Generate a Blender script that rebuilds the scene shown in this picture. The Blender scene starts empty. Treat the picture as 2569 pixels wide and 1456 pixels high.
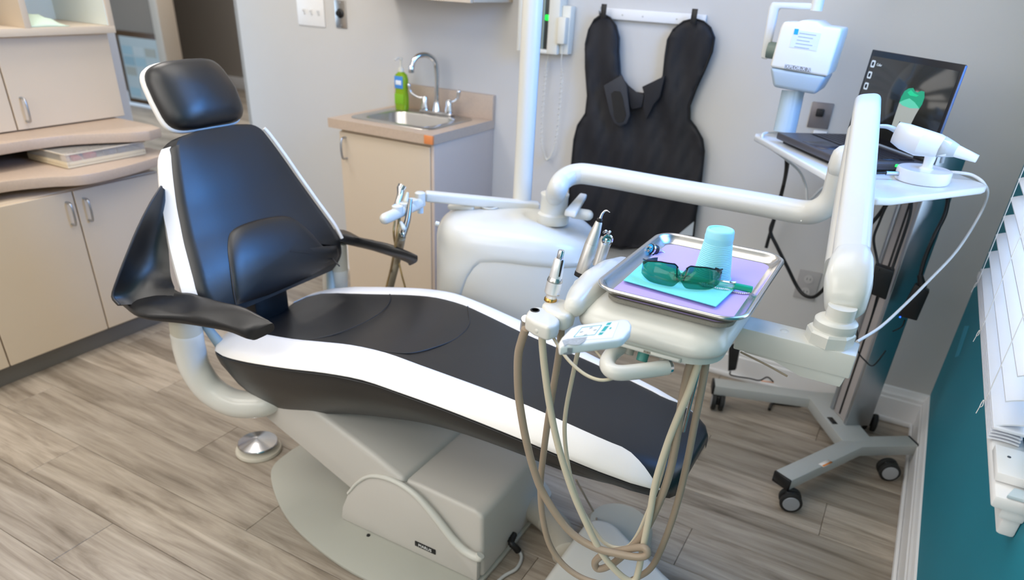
import bpy, bmesh, math, random
from mathutils import Vector as V, Matrix
random.seed(7)
sc = bpy.context.scene
COL = sc.collection
PI = math.pi
rad = math.radians
# ---------------------------------------------------------------- camera (room frame: X right along back wall, Y into the room, Z up)
RC = Matrix(((0.87026364, 0.49030795, 0.04732129), (0.28103851, -0.41532372, -0.86517256), (-0.40454733, 0.76622733, -0.49923655)))
FPX, CX, CY, CH = 1755.02, 1284.5, 951.4, 1.45
cam_d = bpy.data.cameras.new('camera'); cam = bpy.data.objects.new('camera', cam_d); COL.objects.link(cam)
cam.matrix_world = Matrix.Translation((0, 0, CH)) @ Matrix((RC[0], -RC[1], -RC[2])).transposed().to_4x4()
cam_d.sensor_width = 36; cam_d.lens = FPX / 2569 * 36; cam_d.shift_y = (CY - 728) / 2569
cam_d.clip_start = .02
cam_d.dof.use_dof = True; cam_d.dof.focus_distance = 1.42; cam_d.dof.aperture_fstop = 3.0
sc.camera = cam
# ---------------------------------------------------------------- world, lights, exposure
w = bpy.data.worlds.new('world'); sc.world = w; w.use_nodes = True
w.node_tree.nodes['Background'].inputs[0].default_value = (.55, .75, 1, 1)
w.node_tree.nodes['Background'].inputs[1].default_value = 4.5
sc.view_settings.view_transform = 'Standard'; sc.view_settings.look = 'None'
sc.view_settings.exposure = 0.2; sc.view_settings.gamma = 1.0; sc.view_settings.use_curve_mapping = False
def area(name, loc, target, sx, sy, power, color, spread=180):
    l = bpy.data.lights.new(name, 'AREA'); l.shape = 'RECTANGLE'; l.size = sx; l.size_y = sy; l.energy = power; l.color = color; l.spread = spread * PI / 180
    o = bpy.data.objects.new(name, l); COL.objects.link(o); o.location = loc
    o.rotation_euler = (V(target) - V(loc)).to_track_quat('-Z', 'Y').to_euler(); return o
area('ceiling_light', (-1.0, 1.5, 2.58), (-1.0, 1.5, 0), 1.6, 1.0, 15, (1, .95, .88))
area('ceiling_light', (-1.7, -.2, 2.58), (-1.7, -.2, 0), 1.8, 1.2, 22, (1, .95, .88))
area('ceiling_light', (-2.6, 1.6, 2.58), (-2.6, 1.6, 0), .6, .6, 14, (1, .93, .86))
area('hall_light', (-6.0, 5.2, 2.55), (-6.2, 5.6, 0), 2.4, 1.2, 60, (1, .93, .86))
area('window_wall_light', (.24, 1.88, 1.80), (-1.6, 1.5, .85), .72, .62, 15, (.05, .32, 1), 125)
area('room_fill_light', (-1.4, -1.22, 1.75), (-1.2, 1.5, .8), 2.6, 1.3, 34, (1, .955, .90))  # added soft fill behind the camera, imitating room bounce; no opening there
area('window_wall_light', (.28, -.35, 1.45), (-1.5, .6, .7), 1.1, 1.2, 11, (1, .97, .92))  # added side fill beside the camera; the wall has no window here

# ---------------------------------------------------------------- helpers
def on(u, v, **k):
    d = RC.transposed() @ V(((u - CX) / FPX, (v - CY) / FPX, 1)); (a, val), = k.items(); i = 'xyz'.index(a)
    C = V((0, 0, CH)); return C + d * ((val - C[i]) / d[i])
def dep(u, v, d):
    return V((0, 0, CH)) + (RC.transposed() @ V(((u - CX) / FPX, (v - CY) / FPX, 1))) * d
def lin(c):
    return tuple((x / 12.92 if x <= .04045 else ((x + .055) / 1.055) ** 2.4) for x in c)
def hexc(h):
    return lin(tuple(int(h[i:i + 2], 16) / 255 for i in (0, 2, 4)))
def mat(name, col, rough=.5, metal=0, bump=0, bscale=40, spec=.5, coat=0, emit=0, trans=0, alpha=1, var=0, vscale=6, sss=0, ior=1.45, bdist=.002, stretch=None, rvar=0):
    m = bpy.data.materials.new(name); m.use_nodes = True; nt = m.node_tree; b = nt.nodes['Principled BSDF']
    c = hexc(col) if isinstance(col, str) else col
    b.inputs['Base Color'].default_value = (*c, 1); b.inputs['Roughness'].default_value = rough; b.inputs['Metallic'].default_value = metal
    b.inputs['Specular IOR Level'].default_value = spec; b.inputs['Coat Weight'].default_value = coat; b.inputs['Coat Roughness'].default_value = .1
    b.inputs['Transmission Weight'].default_value = trans; b.inputs['Alpha'].default_value = alpha; b.inputs['IOR'].default_value = ior
    if emit: b.inputs['Emission Color'].default_value = (*c, 1); b.inputs['Emission Strength'].default_value = emit
    if sss: b.inputs['Subsurface Weight'].default_value = sss; b.inputs['Subsurface Radius'].default_value = (.01, .01, .01)
    tc = nt.nodes.new('ShaderNodeTexCoord'); mp = nt.nodes.new('ShaderNodeMapping'); nt.links.new(tc.outputs['Object'], mp.inputs[0])
    if stretch: mp.inputs['Scale'].default_value = stretch
    n = nt.nodes.new('ShaderNodeTexNoise'); n.inputs['Scale'].default_value = bscale; n.inputs['Detail'].default_value = 4; nt.links.new(mp.outputs[0], n.inputs[0])
    if bump:
        bp = nt.nodes.new('ShaderNodeBump'); bp.inputs['Strength'].default_value = bump; bp.inputs['Distance'].default_value = bdist
        nt.links.new(n.outputs[0], bp.inputs['Height']); nt.links.new(bp.outputs[0], b.inputs['Normal'])
    n2 = nt.nodes.new('ShaderNodeTexNoise'); n2.inputs['Scale'].default_value = vscale; n2.inputs['Detail'].default_value = 5; nt.links.new(mp.outputs[0], n2.inputs[0])
    mx = nt.nodes.new('ShaderNodeMix'); mx.data_type = 'RGBA'; mx.inputs[6].default_value = (*[x * (1 - max(var, .02)) for x in c], 1); mx.inputs[7].default_value = (*[min(1, x * (1 + max(var, .02))) for x in c], 1)
    nt.links.new(n2.outputs[0], mx.inputs[0]); nt.links.new(mx.outputs[2], b.inputs['Base Color'])
    if rvar:
        mr = nt.nodes.new('ShaderNodeMapRange'); mr.inputs[3].default_value = rough - rvar; mr.inputs[4].default_value = rough + rvar
        nt.links.new(n2.outputs[0], mr.inputs[0]); nt.links.new(mr.outputs[0], b.inputs['Roughness'])
    return m
def rootloc(o):
    while o.parent: o = o.parent
    return o.location
def build(name, verts, faces, m, parent=None, smooth=True, auto=None, label=None):
    vs = [V(v) for v in verts]
    if parent: L = rootloc(parent)
    else:
        xs = [v.x for v in vs]; ys = [v.y for v in vs]; zs = [v.z for v in vs]
        L = V(((min(xs) + max(xs)) / 2, (min(ys) + max(ys)) / 2, min(zs)))
    me = bpy.data.meshes.new(name); me.from_pydata([v - L for v in vs], [], faces); me.update()
    bm = bmesh.new(); bm.from_mesh(me); bmesh.ops.remove_doubles(bm, verts=bm.verts, dist=1e-6); bmesh.ops.recalc_face_normals(bm, faces=bm.faces)
    if smooth and auto:
        for e in bm.edges:
            if len(e.link_faces) == 2 and e.calc_face_angle(0) > rad(auto): e.smooth = False
    for f in bm.faces: f.smooth = smooth
    bm.to_mesh(me); bm.free()
    me.materials.append(m); o = bpy.data.objects.new(name, me); COL.objects.link(o)
    if parent: o.parent = parent
    else: o.location = L
    if label: o['label'] = label
    return o
def thing(name, label, cat, loc, group=None):
    o = bpy.data.objects.new(name, None); COL.objects.link(o); o.location = loc; o.empty_display_size = .05
    o['label'] = label; o['category'] = cat
    if group: o['group'] = group
    return o
def tag(o, label, cat, group=None):
    o['label'] = label; o['category'] = cat
    if group: o['group'] = group
    return o
def struct(o): o['kind'] = 'structure'; return o
def bmout(bm):
    bm.verts.index_update(); return [v.co.copy() for v in bm.verts], [[v.index for v in f.verts] for f in bm.faces]
def boxg(lo, hi, bev=0, seg=2, M=None):
    bm = bmesh.new(); bmesh.ops.create_cube(bm, size=1); lo = V(lo); hi = V(hi); c = (lo + hi) / 2; s = hi - lo
    for v in bm.verts: v.co = V((v.co.x * s.x, v.co.y * s.y, v.co.z * s.z))
    if bev: bmesh.ops.bevel(bm, geom=list(bm.edges), offset=min(bev, min(s) * .49), segments=seg, profile=.5, affect='EDGES')
    for v in bm.verts: v.co = (M @ (v.co)) + c if M else v.co + c
    r = bmout(bm); bm.free(); return r
def box(name, lo, hi, m, parent=None, bev=.002, seg=2, M=None, label=None):
    lo, hi = [min(a, b) for a, b in zip(lo, hi)], [max(a, b) for a, b in zip(lo, hi)]
    vs, fs = boxg(lo, hi, bev, seg, M); return build(name, vs, fs, m, parent, smooth=bev > 0, auto=35, label=label)
def merge(parts):
    VS, FS = [], []
    for vs, fs in parts:
        k = len(VS); VS += list(vs); FS += [[i + k for i in f] for f in fs]
    return VS, FS
def loftg(rings, cap=True, closed=True):
    n = len(rings[0]); vs = [V(p) for r in rings for p in r]; fs = []
    for i in range(len(rings) - 1):
        for j in range(n if closed else n - 1):
            a = i * n + j; b = i * n + (j + 1) % n; fs.append([a, b, b + n, a + n])
    if cap and closed: fs.append(list(range(n))); fs.append([(len(rings) - 1) * n + j for j in range(n)][::-1])
    return vs, fs
def crom(pts, k=8):
    P = [V(p) for p in pts]
    if len(P) < 3: return [P[0].lerp(P[-1], i / k) for i in range(k + 1)]
    out = []
    Q = [P[0] * 2 - P[1]] + P + [P[-1] * 2 - P[-2]]
    for i in range(1, len(Q) - 2):
        a, b, c, d = Q[i - 1:i + 3]
        for j in range(k):
            t = j / k; out.append(.5 * ((2 * b) + (c - a) * t + (2 * a - 5 * b + 4 * c - d) * t * t + (3 * b - a - 3 * c + d) * t ** 3))
    out.append(P[-1]); return out
def interp(xs, ys, x):
    if x <= xs[0]: return ys[0]
    for i in range(len(xs) - 1):
        if x <= xs[i + 1]:
            t = (x - xs[i]) / (xs[i + 1] - xs[i] + 1e-12); return ys[i] * (1 - t) + ys[i + 1] * t
    return ys[-1]
def tubeg(pts, r, seg=12, smooth=True, k=8, rnd=False):
    P = crom(pts, k) if smooth else [V(p) for p in pts]
    rings = []; T0 = (P[1] - P[0]).normalized(); N = T0.orthogonal().normalized(); n = len(P)
    R = [(interp([i / (len(r) - 1) for i in range(len(r))], list(r), i / (n - 1)) if not isinstance(r, (int, float)) else r) for i in range(n)]
    for i, p in enumerate(P):
        T = (P[min(i + 1, n - 1)] - P[max(i - 1, 0)]); T = T.normalized() if T.length > 1e-9 else T0
        q = T0.rotation_difference(T); N = q @ N; T0 = T; B = T.cross(N)
        rings.append([p + (N * math.cos(2 * PI * j / seg) + B * math.sin(2 * PI * j / seg)) * R[i] for j in range(seg)])
    if rnd:
        def endr(p, ring, T, rr):
            o = []
            for a in (30, 60, 82): o.append([p + (q - p) * math.cos(rad(a)) + T * rr * math.sin(rad(a)) for q in ring])
            return o
        e0 = endr(P[0], rings[0], -(P[1] - P[0]).normalized(), R[0])[::-1]; e1 = endr(P[-1], rings[-1], (P[-1] - P[-2]).normalized(), R[-1])
        rings = e0 + rings + e1
    return loftg(rings)
def tube(name, pts, r, m, parent=None, seg=12, smooth=True, k=8, rnd=False, label=None):
    vs, fs = tubeg(pts, r, seg, smooth, k, rnd); return build(name, vs, fs, m, parent, auto=50, label=label)
def latheg(prof, c, axis=(0, 0, 1), seg=32):
    A = V(axis).normalized(); X = A.orthogonal().normalized(); Y = A.cross(X); c = V(c)
    rings = [[c + A * h + (X * math.cos(2 * PI * j / seg) + Y * math.sin(2 * PI * j / seg)) * max(r, 1e-5) for j in range(seg)] for r, h in prof]
    return loftg(rings)
def lathe(name, prof, c, m, parent=None, axis=(0, 0, 1), seg=32, auto=40, label=None):
    vs, fs = latheg(prof, c, axis, seg); return build(name, vs, fs, m, parent, auto=auto, label=label)
def prismg(poly, off):
    n = len(poly); off = V(off); vs = [V(p) for p in poly] + [V(p) + off for p in poly]
    return vs, [list(range(n)), list(range(n, 2 * n))[::-1]] + [[i, (i + 1) % n, (i + 1) % n + n, i + n] for i in range(n)]
def prism(name, poly, off, m, parent=None, bev=0, seg=2, auto=35, label=None):
    vs, fs = prismg(poly, off)
    if bev:
        bm = bmesh.new(); bv = [bm.verts.new(v) for v in vs]
        for f in fs: bm.faces.new([bv[i] for i in f])
        bmesh.ops.recalc_face_normals(bm, faces=bm.faces)
        ed = [e for e in bm.edges if len(e.link_faces) == 2 and e.calc_face_angle(0) > rad(30)]
        bmesh.ops.bevel(bm, geom=ed, offset=bev, segments=seg, profile=.5, affect='EDGES', clamp_overlap=True)
        vs, fs = bmout(bm); bm.free()
    return build(name, vs, fs, m, parent, auto=auto, label=label)
def rrect(cx, cy, hx, hy, r, n=6, rot=0):
    out = []
    for k, (sx, sy) in enumerate(((1, 1), (-1, 1), (-1, -1), (1, -1))):
        for i in range(n + 1):
            a = k * PI / 2 + PI / 2 * i / n; x = sx * (hx - r) + r * math.cos(a); y = sy * (hy - r) + r * math.sin(a)
            out.append((cx + x * math.cos(rot) - y * math.sin(rot), cy + x * math.sin(rot) + y * math.cos(rot)))
    return out
def rloft(name, levels, m, parent=None, n=8, label=None, auto=50, rot=0):
    """levels: (cx, cy, hx, hy, r, z)"""
    rings = [[(x, y, L[5]) for x, y in rrect(*L[:4], min(L[4], L[2] * .999, L[3] * .999), n, rot)] for L in levels]
    return build(name, *loftg(rings), m, parent, auto=auto, label=label)
def gridg(rows):
    n = len(rows[0]); return [V(p) for r in rows for p in r], [[i * n + j, i * n + j + 1, (i + 1) * n + j + 1, (i + 1) * n + j] for i in range(len(rows) - 1) for j in range(n - 1)]
def text(name, body, size, M, m, parent=None, ext=.0004):
    cu = bpy.data.curves.new(name, 'FONT'); cu.body = body; cu.size = size; cu.extrude = ext; cu.align_x = 'CENTER'; cu.align_y = 'CENTER'; cu.resolution_u = 2
    t = bpy.data.objects.new(name, cu); COL.objects.link(t)
    dg = bpy.context.evaluated_depsgraph_get(); me = bpy.data.meshes.new_from_object(t.evaluated_get(dg)); bpy.data.objects.remove(t); bpy.data.curves.remove(cu)
    L = rootloc(parent) if parent else V((0, 0, 0)); me.transform(Matrix.Translation(-L) @ M); me.materials.clear(); me.materials.append(m)
    o = bpy.data.objects.new(name, me); COL.objects.link(o); o.parent = parent; return o
def frame(c, xa, ya):
    X = V(xa).normalized(); Y = V(ya); Y = (Y - X * Y.dot(X)).normalized(); Z = X.cross(Y)
    M = Matrix((X, Y, Z)).transposed().to_4x4(); M.translation = V(c); return M
def xf(g, M): return [M @ V(v) for v in g[0]], g[1]

from mathutils.bvhtree import BVHTree
def bvh(o):
    return BVHTree.FromPolygons([v.co + rootloc(o) for v in o.data.vertices], [tuple(p.vertices) for p in o.data.polygons])
CAMP = V((0, 0, CH))
def hit(T_, u, v, off=.0):
    d = (RC.transposed() @ V(((u - CX) / FPX, (v - CY) / FPX, 1))).normalized(); r = T_.ray_cast(CAMP, d)
    return r[0] - d * off if r[0] else dep(u, v, 2.0)
# ---------------------------------------------------------------- materials
M = {}
M['wall'] = mat('wall_grey', 'd0cecb', .75, bump=.08, bscale=220)
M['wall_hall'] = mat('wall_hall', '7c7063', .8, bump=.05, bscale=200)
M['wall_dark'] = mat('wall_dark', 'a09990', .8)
M['teal'] = mat('wall_teal', '0f8398', .6, bump=.08, bscale=200)
M['ceil'] = mat('ceiling', 'e8e6e2', .8)
M['trim'] = mat('trim_white', 'f0f0f0', .4)
M['casing'] = mat('door_casing', 'b3a594', .5)
M['sub'] = mat('floor_under', '4e4740', .9)
M['cab'] = mat('laminate_beige', 'd8c7b0', .45, bump=.03, bscale=300)
M['cabin'] = mat('laminate_inside', 'dfe6e0', .5)
M['counter'] = mat('laminate_stone', 'c2ad99', .4, var=.12, vscale=120)
M['kick'] = mat('toe_kick', '7b7873', .45)
M['chrome'] = mat('chrome', 'd8d8da', .12, 1)
M['steel'] = mat('brushed_steel', 'c4c3c0', .28, 1, bump=.05, bscale=60, stretch=(1, 12, 1))
M['alum'] = mat('aluminium', 'b9bcc0', .35, 1)
M['leather'] = mat('black_leatherette', (.008, .008, .009), .40, bump=.12, bscale=240, spec=.85, bdist=.001, rvar=.05)
M['white_l'] = mat('white_leatherette', 'f1eeea', .5, bump=.08, bscale=260, bdist=.001)
M['plastic'] = mat('white_plastic', 'd9d8d1', .28, coat=.2)
M['enamel'] = mat('warm_white_enamel', 'dcdad2', .25, coat=.3)
M['greyw'] = mat('grey_white_cover', 'cac6bf', .4)
M['platem'] = mat('base_plate', 'b1b1a7', .45)
M['beigep'] = mat('beige_plastic', 'c9c3b2', .45)
M['black'] = mat('black_plastic', '1b1b1c', .4)
M['cloth'] = mat('black_nylon', '26262a', .62, bump=.3, bscale=30, spec=.35, bdist=.004, var=.1)
M['rubber'] = mat('black_rubber', '222222', .6)
M['cartg'] = mat('cart_grey', 'b4b7b4', .4)
M['hose_t'] = mat('hose_taupe', 'a3927f', .4)
M['hose_c'] = mat('hose_cream', 'd3c9b2', .4)
M['cable'] = mat('cable_white', 'e2e3e2', .4)
M['ivory'] = mat('ivory_plastic', 'e6e2d4', .4)

# ================================================================ THE ROOM
XR, YB, XL, YF, ZC = .325, 2.787, -3.35, -1.3, 2.6
floor = struct(box('floor', (-9.5, YF, -.05), (XR + .1, 7.2, -.004), M['sub'], bev=0))
def plank_mat():
    m = bpy.data.materials.new('oak_vinyl_plank'); m.use_nodes = True; nt = m.node_tree; b = nt.nodes['Principled BSDF']; N = nt.nodes.new; Lk = nt.links.new
    oi = N('ShaderNodeObjectInfo'); tc = N('ShaderNodeTexCoord'); add = N('ShaderNodeVectorMath'); add.operation = 'ADD'
    sc_ = N('ShaderNodeVectorMath'); sc_.operation = 'SCALE'; sc_.inputs[0].default_value = (37, 91, 13); Lk(oi.outputs['Random'], sc_.inputs['Scale'])
    Lk(tc.outputs['Object'], add.inputs[0]); Lk(sc_.outputs[0], add.inputs[1])
    mp = N('ShaderNodeMapping'); mp.inputs['Scale'].default_value = (1.6, 16, 1); Lk(add.outputs[0], mp.inputs[0])
    n = N('ShaderNodeTexNoise'); n.inputs['Scale'].default_value = 1.3; n.inputs['Detail'].default_value = 7; n.inputs['Roughness'].default_value = .62; n.inputs['Distortion'].default_value = .6; Lk(mp.outputs[0], n.inputs[0])
    mp2 = N('ShaderNodeMapping'); mp2.inputs['Scale'].default_value = (5, 130, 1); Lk(add.outputs[0], mp2.inputs[0])
    n2 = N('ShaderNodeTexNoise'); n2.inputs['Scale'].default_value = 1.5; n2.inputs['Detail'].default_value = 4; Lk(mp2.outputs[0], n2.inputs[0])
    cr = N('ShaderNodeValToRGB'); e = cr.color_ramp.elements; e[0].position = .28; e[0].color = (*hexc('74685a'), 1); e[1].position = .72; e[1].color = (*hexc('c2b7a8'), 1)
    k = e.new(.5); k.color = (*hexc('a89c8d'), 1); Lk(n.outputs[0], cr.inputs[0])
    mx = N('ShaderNodeMix'); mx.data_type = 'RGBA'; mx.blend_type = 'MULTIPLY'; mx.inputs[0].default_value = .26; Lk(cr.outputs[0], mx.inputs[6])
    cr2 = N('ShaderNodeValToRGB'); cr2.color_ramp.elements[0].color = (.45, .43, .4, 1); cr2.color_ramp.elements[0].position = .3; cr2.color_ramp.elements[1].position = .6; Lk(n2.outputs[0], cr2.inputs[0]); Lk(cr2.outputs[0], mx.inputs[7])
    hs = N('ShaderNodeHueSaturation'); mr = N('ShaderNodeMapRange'); mr.inputs[3].default_value = .82; mr.inputs[4].default_value = 1.16; Lk(oi.outputs['Random'], mr.inputs[0]); Lk(mr.outputs[0], hs.inputs['Value']); Lk(mx.outputs[2], hs.inputs['Color'])
    Lk(hs.outputs[0], b.inputs['Base Color']); b.inputs['Roughness'].default_value = .42
    bp = N('ShaderNodeBump'); bp.inputs['Strength'].default_value = .15; bp.inputs['Distance'].default_value = .001; Lk(n2.outputs[0], bp.inputs['Height']); Lk(bp.outputs[0], b.inputs['Normal'])
    return m
PM = plank_mat(); PW, PL = .182, 1.22
def plank(x0, x1, y0, cache={}):
    key = round(x1 - x0, 3)
    if key not in cache:
        vs, fs = boxg((0, 0, -.006), (x1 - x0 - .0012, PW - .0012, 0), .0012, 1)
        o = build('floor_plank', vs, fs, PM, floor, auto=30); me = o.data; L = rootloc(floor)
        me.transform(Matrix.Translation(L)); cache[key] = me
    else:
        o = bpy.data.objects.new('floor_plank', cache[key]); COL.objects.link(o); o.parent = floor
    o.location = V((x0, y0, 0)) - floor.location
row = 0; y = .28
while y < 6.9:
    off = (row * .437) % PL
    x = .36 - off
    segs = [(x, .36)] if off > .05 else []
    while x > -9:
        segs.append((x - PL, x)); x -= PL
    for a, b_ in segs:
        ok = (b_ > -3.3 and a < .36 and y < YB + .1 and (b_ > -2.85)) or (b_ > -9 and a < -3.0 and y > 1.8 and a < -1.15 * y + .6 and b_ > -1.72 * y - .2)
        if ok: plank(a, b_, y)
    y += PW; row += 1

# window opening in the right wall
WY0, WY1, WZ0, WZ1 = 1.30, 2.26, .80, 2.25
wv = []
for lo, hi in (((XR, YF, 0), (XR + .12, WY0, ZC)), ((XR, WY1, 0), (XR + .12, YB + .1, ZC)), ((XR, WY0, 0), (XR + .12, WY1, WZ0)), ((XR, WY0, WZ1), (XR + .12, WY1, ZC))): wv.append(boxg(lo, hi))
struct(build('wall_right', *merge(wv), M['teal'], smooth=False))
struct(box('wall_back', (-3.143, YB, 0), (XR, YB + .12, ZC), M['wall'], bev=0))
YJ = on(330, 282, x=XL).y
wl = [boxg((XL - .12, YF, 0), (XL, YJ, ZC)), boxg((XL - .12, YJ, 2.1), (XL, YB + .12, ZC))]
struct(build('wall_left', *merge(wl), M['wall'], smooth=False))
struct(box('wall_front', (XL - .12, YF - .12, 0), (XR + .12, YF, ZC), M['wall'], bev=0))
struct(box('ceiling', (-9.6, YF - .12, ZC), (XR + .12, 7.3, ZC + .1), M['ceil'], bev=0))
# hallway beyond the doorway
XC_ = on(405, 80, y=5.14).x
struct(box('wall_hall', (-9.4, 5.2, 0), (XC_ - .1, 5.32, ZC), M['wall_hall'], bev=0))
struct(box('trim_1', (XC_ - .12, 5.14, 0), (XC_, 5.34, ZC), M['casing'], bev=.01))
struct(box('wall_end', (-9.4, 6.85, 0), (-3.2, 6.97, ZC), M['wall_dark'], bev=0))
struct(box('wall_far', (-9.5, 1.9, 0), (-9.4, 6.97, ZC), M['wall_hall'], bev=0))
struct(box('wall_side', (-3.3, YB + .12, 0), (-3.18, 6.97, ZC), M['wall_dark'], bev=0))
struct(box('baseboard_hall', (-9.4, 5.17, 0), (XC_ - .12, 5.2, .14), M['trim'], bev=.004))
struct(box('baseboard_end', (-9.4, 6.82, 0), (-3.3, 6.85, .14), M['trim'], bev=.004))
# baseboards with moulded top
def bb_prof(t=.018, h=.145): return [(0, 0), (t, 0), (t, h * .68), (t * .8, h * .72), (t * .8, h * .8), (t * .55, h * .86), (t * .3, h * .97), (0, h)]
def bb_x(name, x0, x1):
    P = bb_prof(); struct(build(name, *loftg([[(x, YB - a, b) for a, b in P] for x in (x0, x1)]), M['trim'], smooth=False))
def bb_y(name, y0, y1):
    P = bb_prof(); struct(build(name, *loftg([[(XR - a, y, b) for a, b in P] for y in (y0, y1)]), M['trim'], smooth=False))
bb_x('baseboard_back', -3.14, XR - .001); bb_y('baseboard_right', YF, YB - .002)
struct(box('trim_2', (-3.14, YB - .030, .0), (XR - .015, YB - .018, .022), M['trim'], bev=.006))
struct(box('trim_3', (XR - .030, YF, .0), (XR - .018, YB - .02, .022), M['trim'], bev=.006))
# window
gl = mat('window_glass', 'ffffff', .02, trans=1, ior=1.45)
wn = struct(build('window_1', *merge([boxg((XR + .05, WY0, WZ0), (XR + .09, WY0 + .05, WZ1)), boxg((XR + .05, WY1 - .05, WZ0), (XR + .09, WY1, WZ1)), boxg((XR + .05, WY0 + .05, WZ0), (XR + .09, WY1 - .05, WZ0 + .05)), boxg((XR + .05, WY0 + .05, WZ1 - .05), (XR + .09, WY1 - .05, WZ1)), boxg((XR + .055, WY0 + .05, 1.4), (XR + .085, WY1 - .05, 1.44))]), M['trim'], smooth=False))
box('pane', (XR + .066, WY0 + .05, WZ0 + .05), (XR + .070, WY1 - .05, 1.4), gl, wn, bev=0)
box('pane', (XR + .066, WY0 + .05, 1.44), (XR + .070, WY1 - .05, WZ1 - .05), gl, wn, bev=0)
# window stool and apron below the blind
st = struct(box('trim_4', (.270, 1.15, .748), (XR - .001, 2.36, .772), M['trim'], bev=.006))
box('apron_board', (.298, 1.17, .690), (XR, 2.34, .747), M['trim'], st, bev=.006)
box('sill_step', (.288, 1.16, .726), (XR, 2.35, .748), M['trim'], st, bev=.006)
struct(box('trim_5', (XR - .014, 1.12, .772), (XR, 1.178, 2.1), M['trim'], bev=.003))
# blind
slm = mat('blind_slat_white', 'eef2fb', .38, coat=.2)
blind = thing('window_blind', 'white horizontal slatted blind with lift cords on the teal wall', 'blind', (.28, 1.79, .775))
def slat(z, tilt, y0=1.325, y1=2.255, dz=0):
    cx = .287; h = .0245; a = rad(tilt); n = 6; top = []; bot = []
    for i in range(n + 1):
        s = -h + 2 * h * i / n; c = .0022 * (1 - (s / h) ** 2)
        top.append((cx + s * math.cos(a) - c * math.sin(a), z + s * math.sin(a) + c * math.cos(a)))
    ring = lambda y: [(x, y, zz + .0015) for x, zz in top] + [(x, y, zz - .0015) for x, zz in top[::-1]]
    return build('slat', *loftg([ring(y0), ring(y1)]), slm, blind, auto=30)
base_s = slat(.812, 18)
for i in range(1, 27):
    o = base_s.copy(); COL.objects.link(o); o.parent = blind; o.location = (0, 0, .050 * i)
for i in range(4): slat(.776 + .0065 * i, 0, 1.33, 2.25)
box('bottom_rail', (.262, 1.318, .800), (.312, 2.262, .806), slm, blind, bev=.002)
box('head_rail', (.255, 1.30, 2.20), (.318, 2.29, 2.26), slm, blind, bev=.004)
for y in (1.45, 1.82, 2.18):
    tube('lift_cord', [(.258, y, .79), (.2575, y + .003, 1.2), (.258, y, 2.20)], .0010, M['cable'], blind, seg=6)
    tube('cord_knot', [(.258, y, .79), (.255, y + .006, .784), (.253, y - .004, .776), (.256, y - .007, .782), (.2555, y + .005, .788), (.254, y + .003, .772), (.252, y - .002, .760)], .0008, M['cable'], blind, seg=6)
hb = box('hold_down_bracket', (.268, 1.19, .775), (.316, 1.285, .792), M['trim'], blind, bev=.003)
lathe('screw', [(.003, 0), (.0028, .001)], (.287, 1.25, .792), M['black'], blind, seg=12)
lk = thing('sash_stop', 'pale blue grey wedge block at near end of the white window sill', 'block', (.305, 1.19, .772))
prism('wedge', [(.285, 1.152, .7725), (.318, 1.152, .7725), (.318, 1.18, .7725), (.296, 1.18, .7725)], (0, 0, .006), mat('pale_blue_paint', 'c3d4dc', .5), lk, bev=.001)

# ================================================================ LEFT CABINETS
CXF = -2.72
def pull(parent, x, y, z0, z1, axis=(1, 0, 0), m=None):
    A = V(axis); pts = [V((x, y, z0)), V((x, y, z0)) + A * .018, V((x, y, z0)) + A * .028 + V((0, 0, .008)), V((x, y, (z0 + z1) / 2)) + A * .032, V((x, y, z1)) + A * .028 - V((0, 0, .008)), V((x, y, z1)) + A * .018, V((x, y, z1))]
    return tube('handle', pts, .0045, M['alum'], parent, seg=8, k=4)
def door_panel(parent, lo, hi, label=None): return box('door', lo, hi, M['cab'], parent, bev=.0015, seg=1, label=label)
bc = thing('base_cabinet', 'long beige laminate base cabinet with grey toe kick at left', 'cabinet', (-3.03, .9, 0))
box('carcass', (XL + .001, -.9, .085), (CXF - .02, 1.885, .668), M['cab'], bc, bev=.001)
box('toe_kick', (XL + .001, -.9, 0), (-2.765, 1.885, .085), M['kick'], bc, bev=.001)
ys = [1.882, 1.508, 1.112, .72, .33, -.06]
for i in range(5):
    d = door_panel(bc, (CXF - .02, ys[i + 1] + .003, .088), (CXF, ys[i] - .003, .664))
    hy = ys[i + 1] + .034 if i % 2 == 0 else ys[i] - .034
    pull(d, CXF, hy, .545, .63)
def ctop(name, z0, z1, outline, label):
    o = prism(name, [(x, y, z0) for x, y in outline], (0, 0, z1 - z0), M['counter'], None, bev=.004); return tag(o, label, 'countertop')
def wave(pts): return [(p.x, p.y) for p in crom([(a, b, 0) for a, b in pts], 6)]
w1 = wave([(-2.86, -.9), (-2.86, .6), (-2.86, 1.35), (-2.86, 1.50), (-2.835, 1.62), (-2.77, 1.73), (-2.72, 1.80)]) + [(-2.70, 1.86), (-2.72, 1.93), (-2.80, 1.95)]
ctop('worktop', .80, .838, [(XL + .001, -.9)] + w1 + [(XL + .001, 1.95)], 'upper stone-patterned laminate shelf top carrying the tall beige cabinet')
w2 = wave([(-2.75, -.9), (-2.75, .5), (-2.75, 1.15), (-2.75, 1.3), (-2.70, 1.42), (-2.635, 1.52), (-2.64, 1.68), (-2.67, 1.82)]) + [(-2.70, 1.92), (-2.78, 1.95)]
ctop('pull_out_worktop', .700, .738, [(XL + .03, -.9)] + w2 + [(XL + .03, 1.95)], 'lower stone-patterned laminate worktop holding the clear lidded box')
sp = thing('shelf_support', 'beige upright panels holding the two stone-patterned tops above the cabinet', 'support', (-3.05, 1.9, .668))
box('end_panel', (XL + .002, 1.885, .669), (-2.80, 1.903, .6995), M['cab'], sp, bev=.001)
box('end_panel', (XL + .002, 1.885, .7385), (-2.82, 1.903, .7995), M['cab'], sp, bev=.001)
box('back_panel', (XL + .002, -.9, .7385), (XL + .02, 1.884, .7995), M['cabin'], sp, bev=.001)
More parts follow.
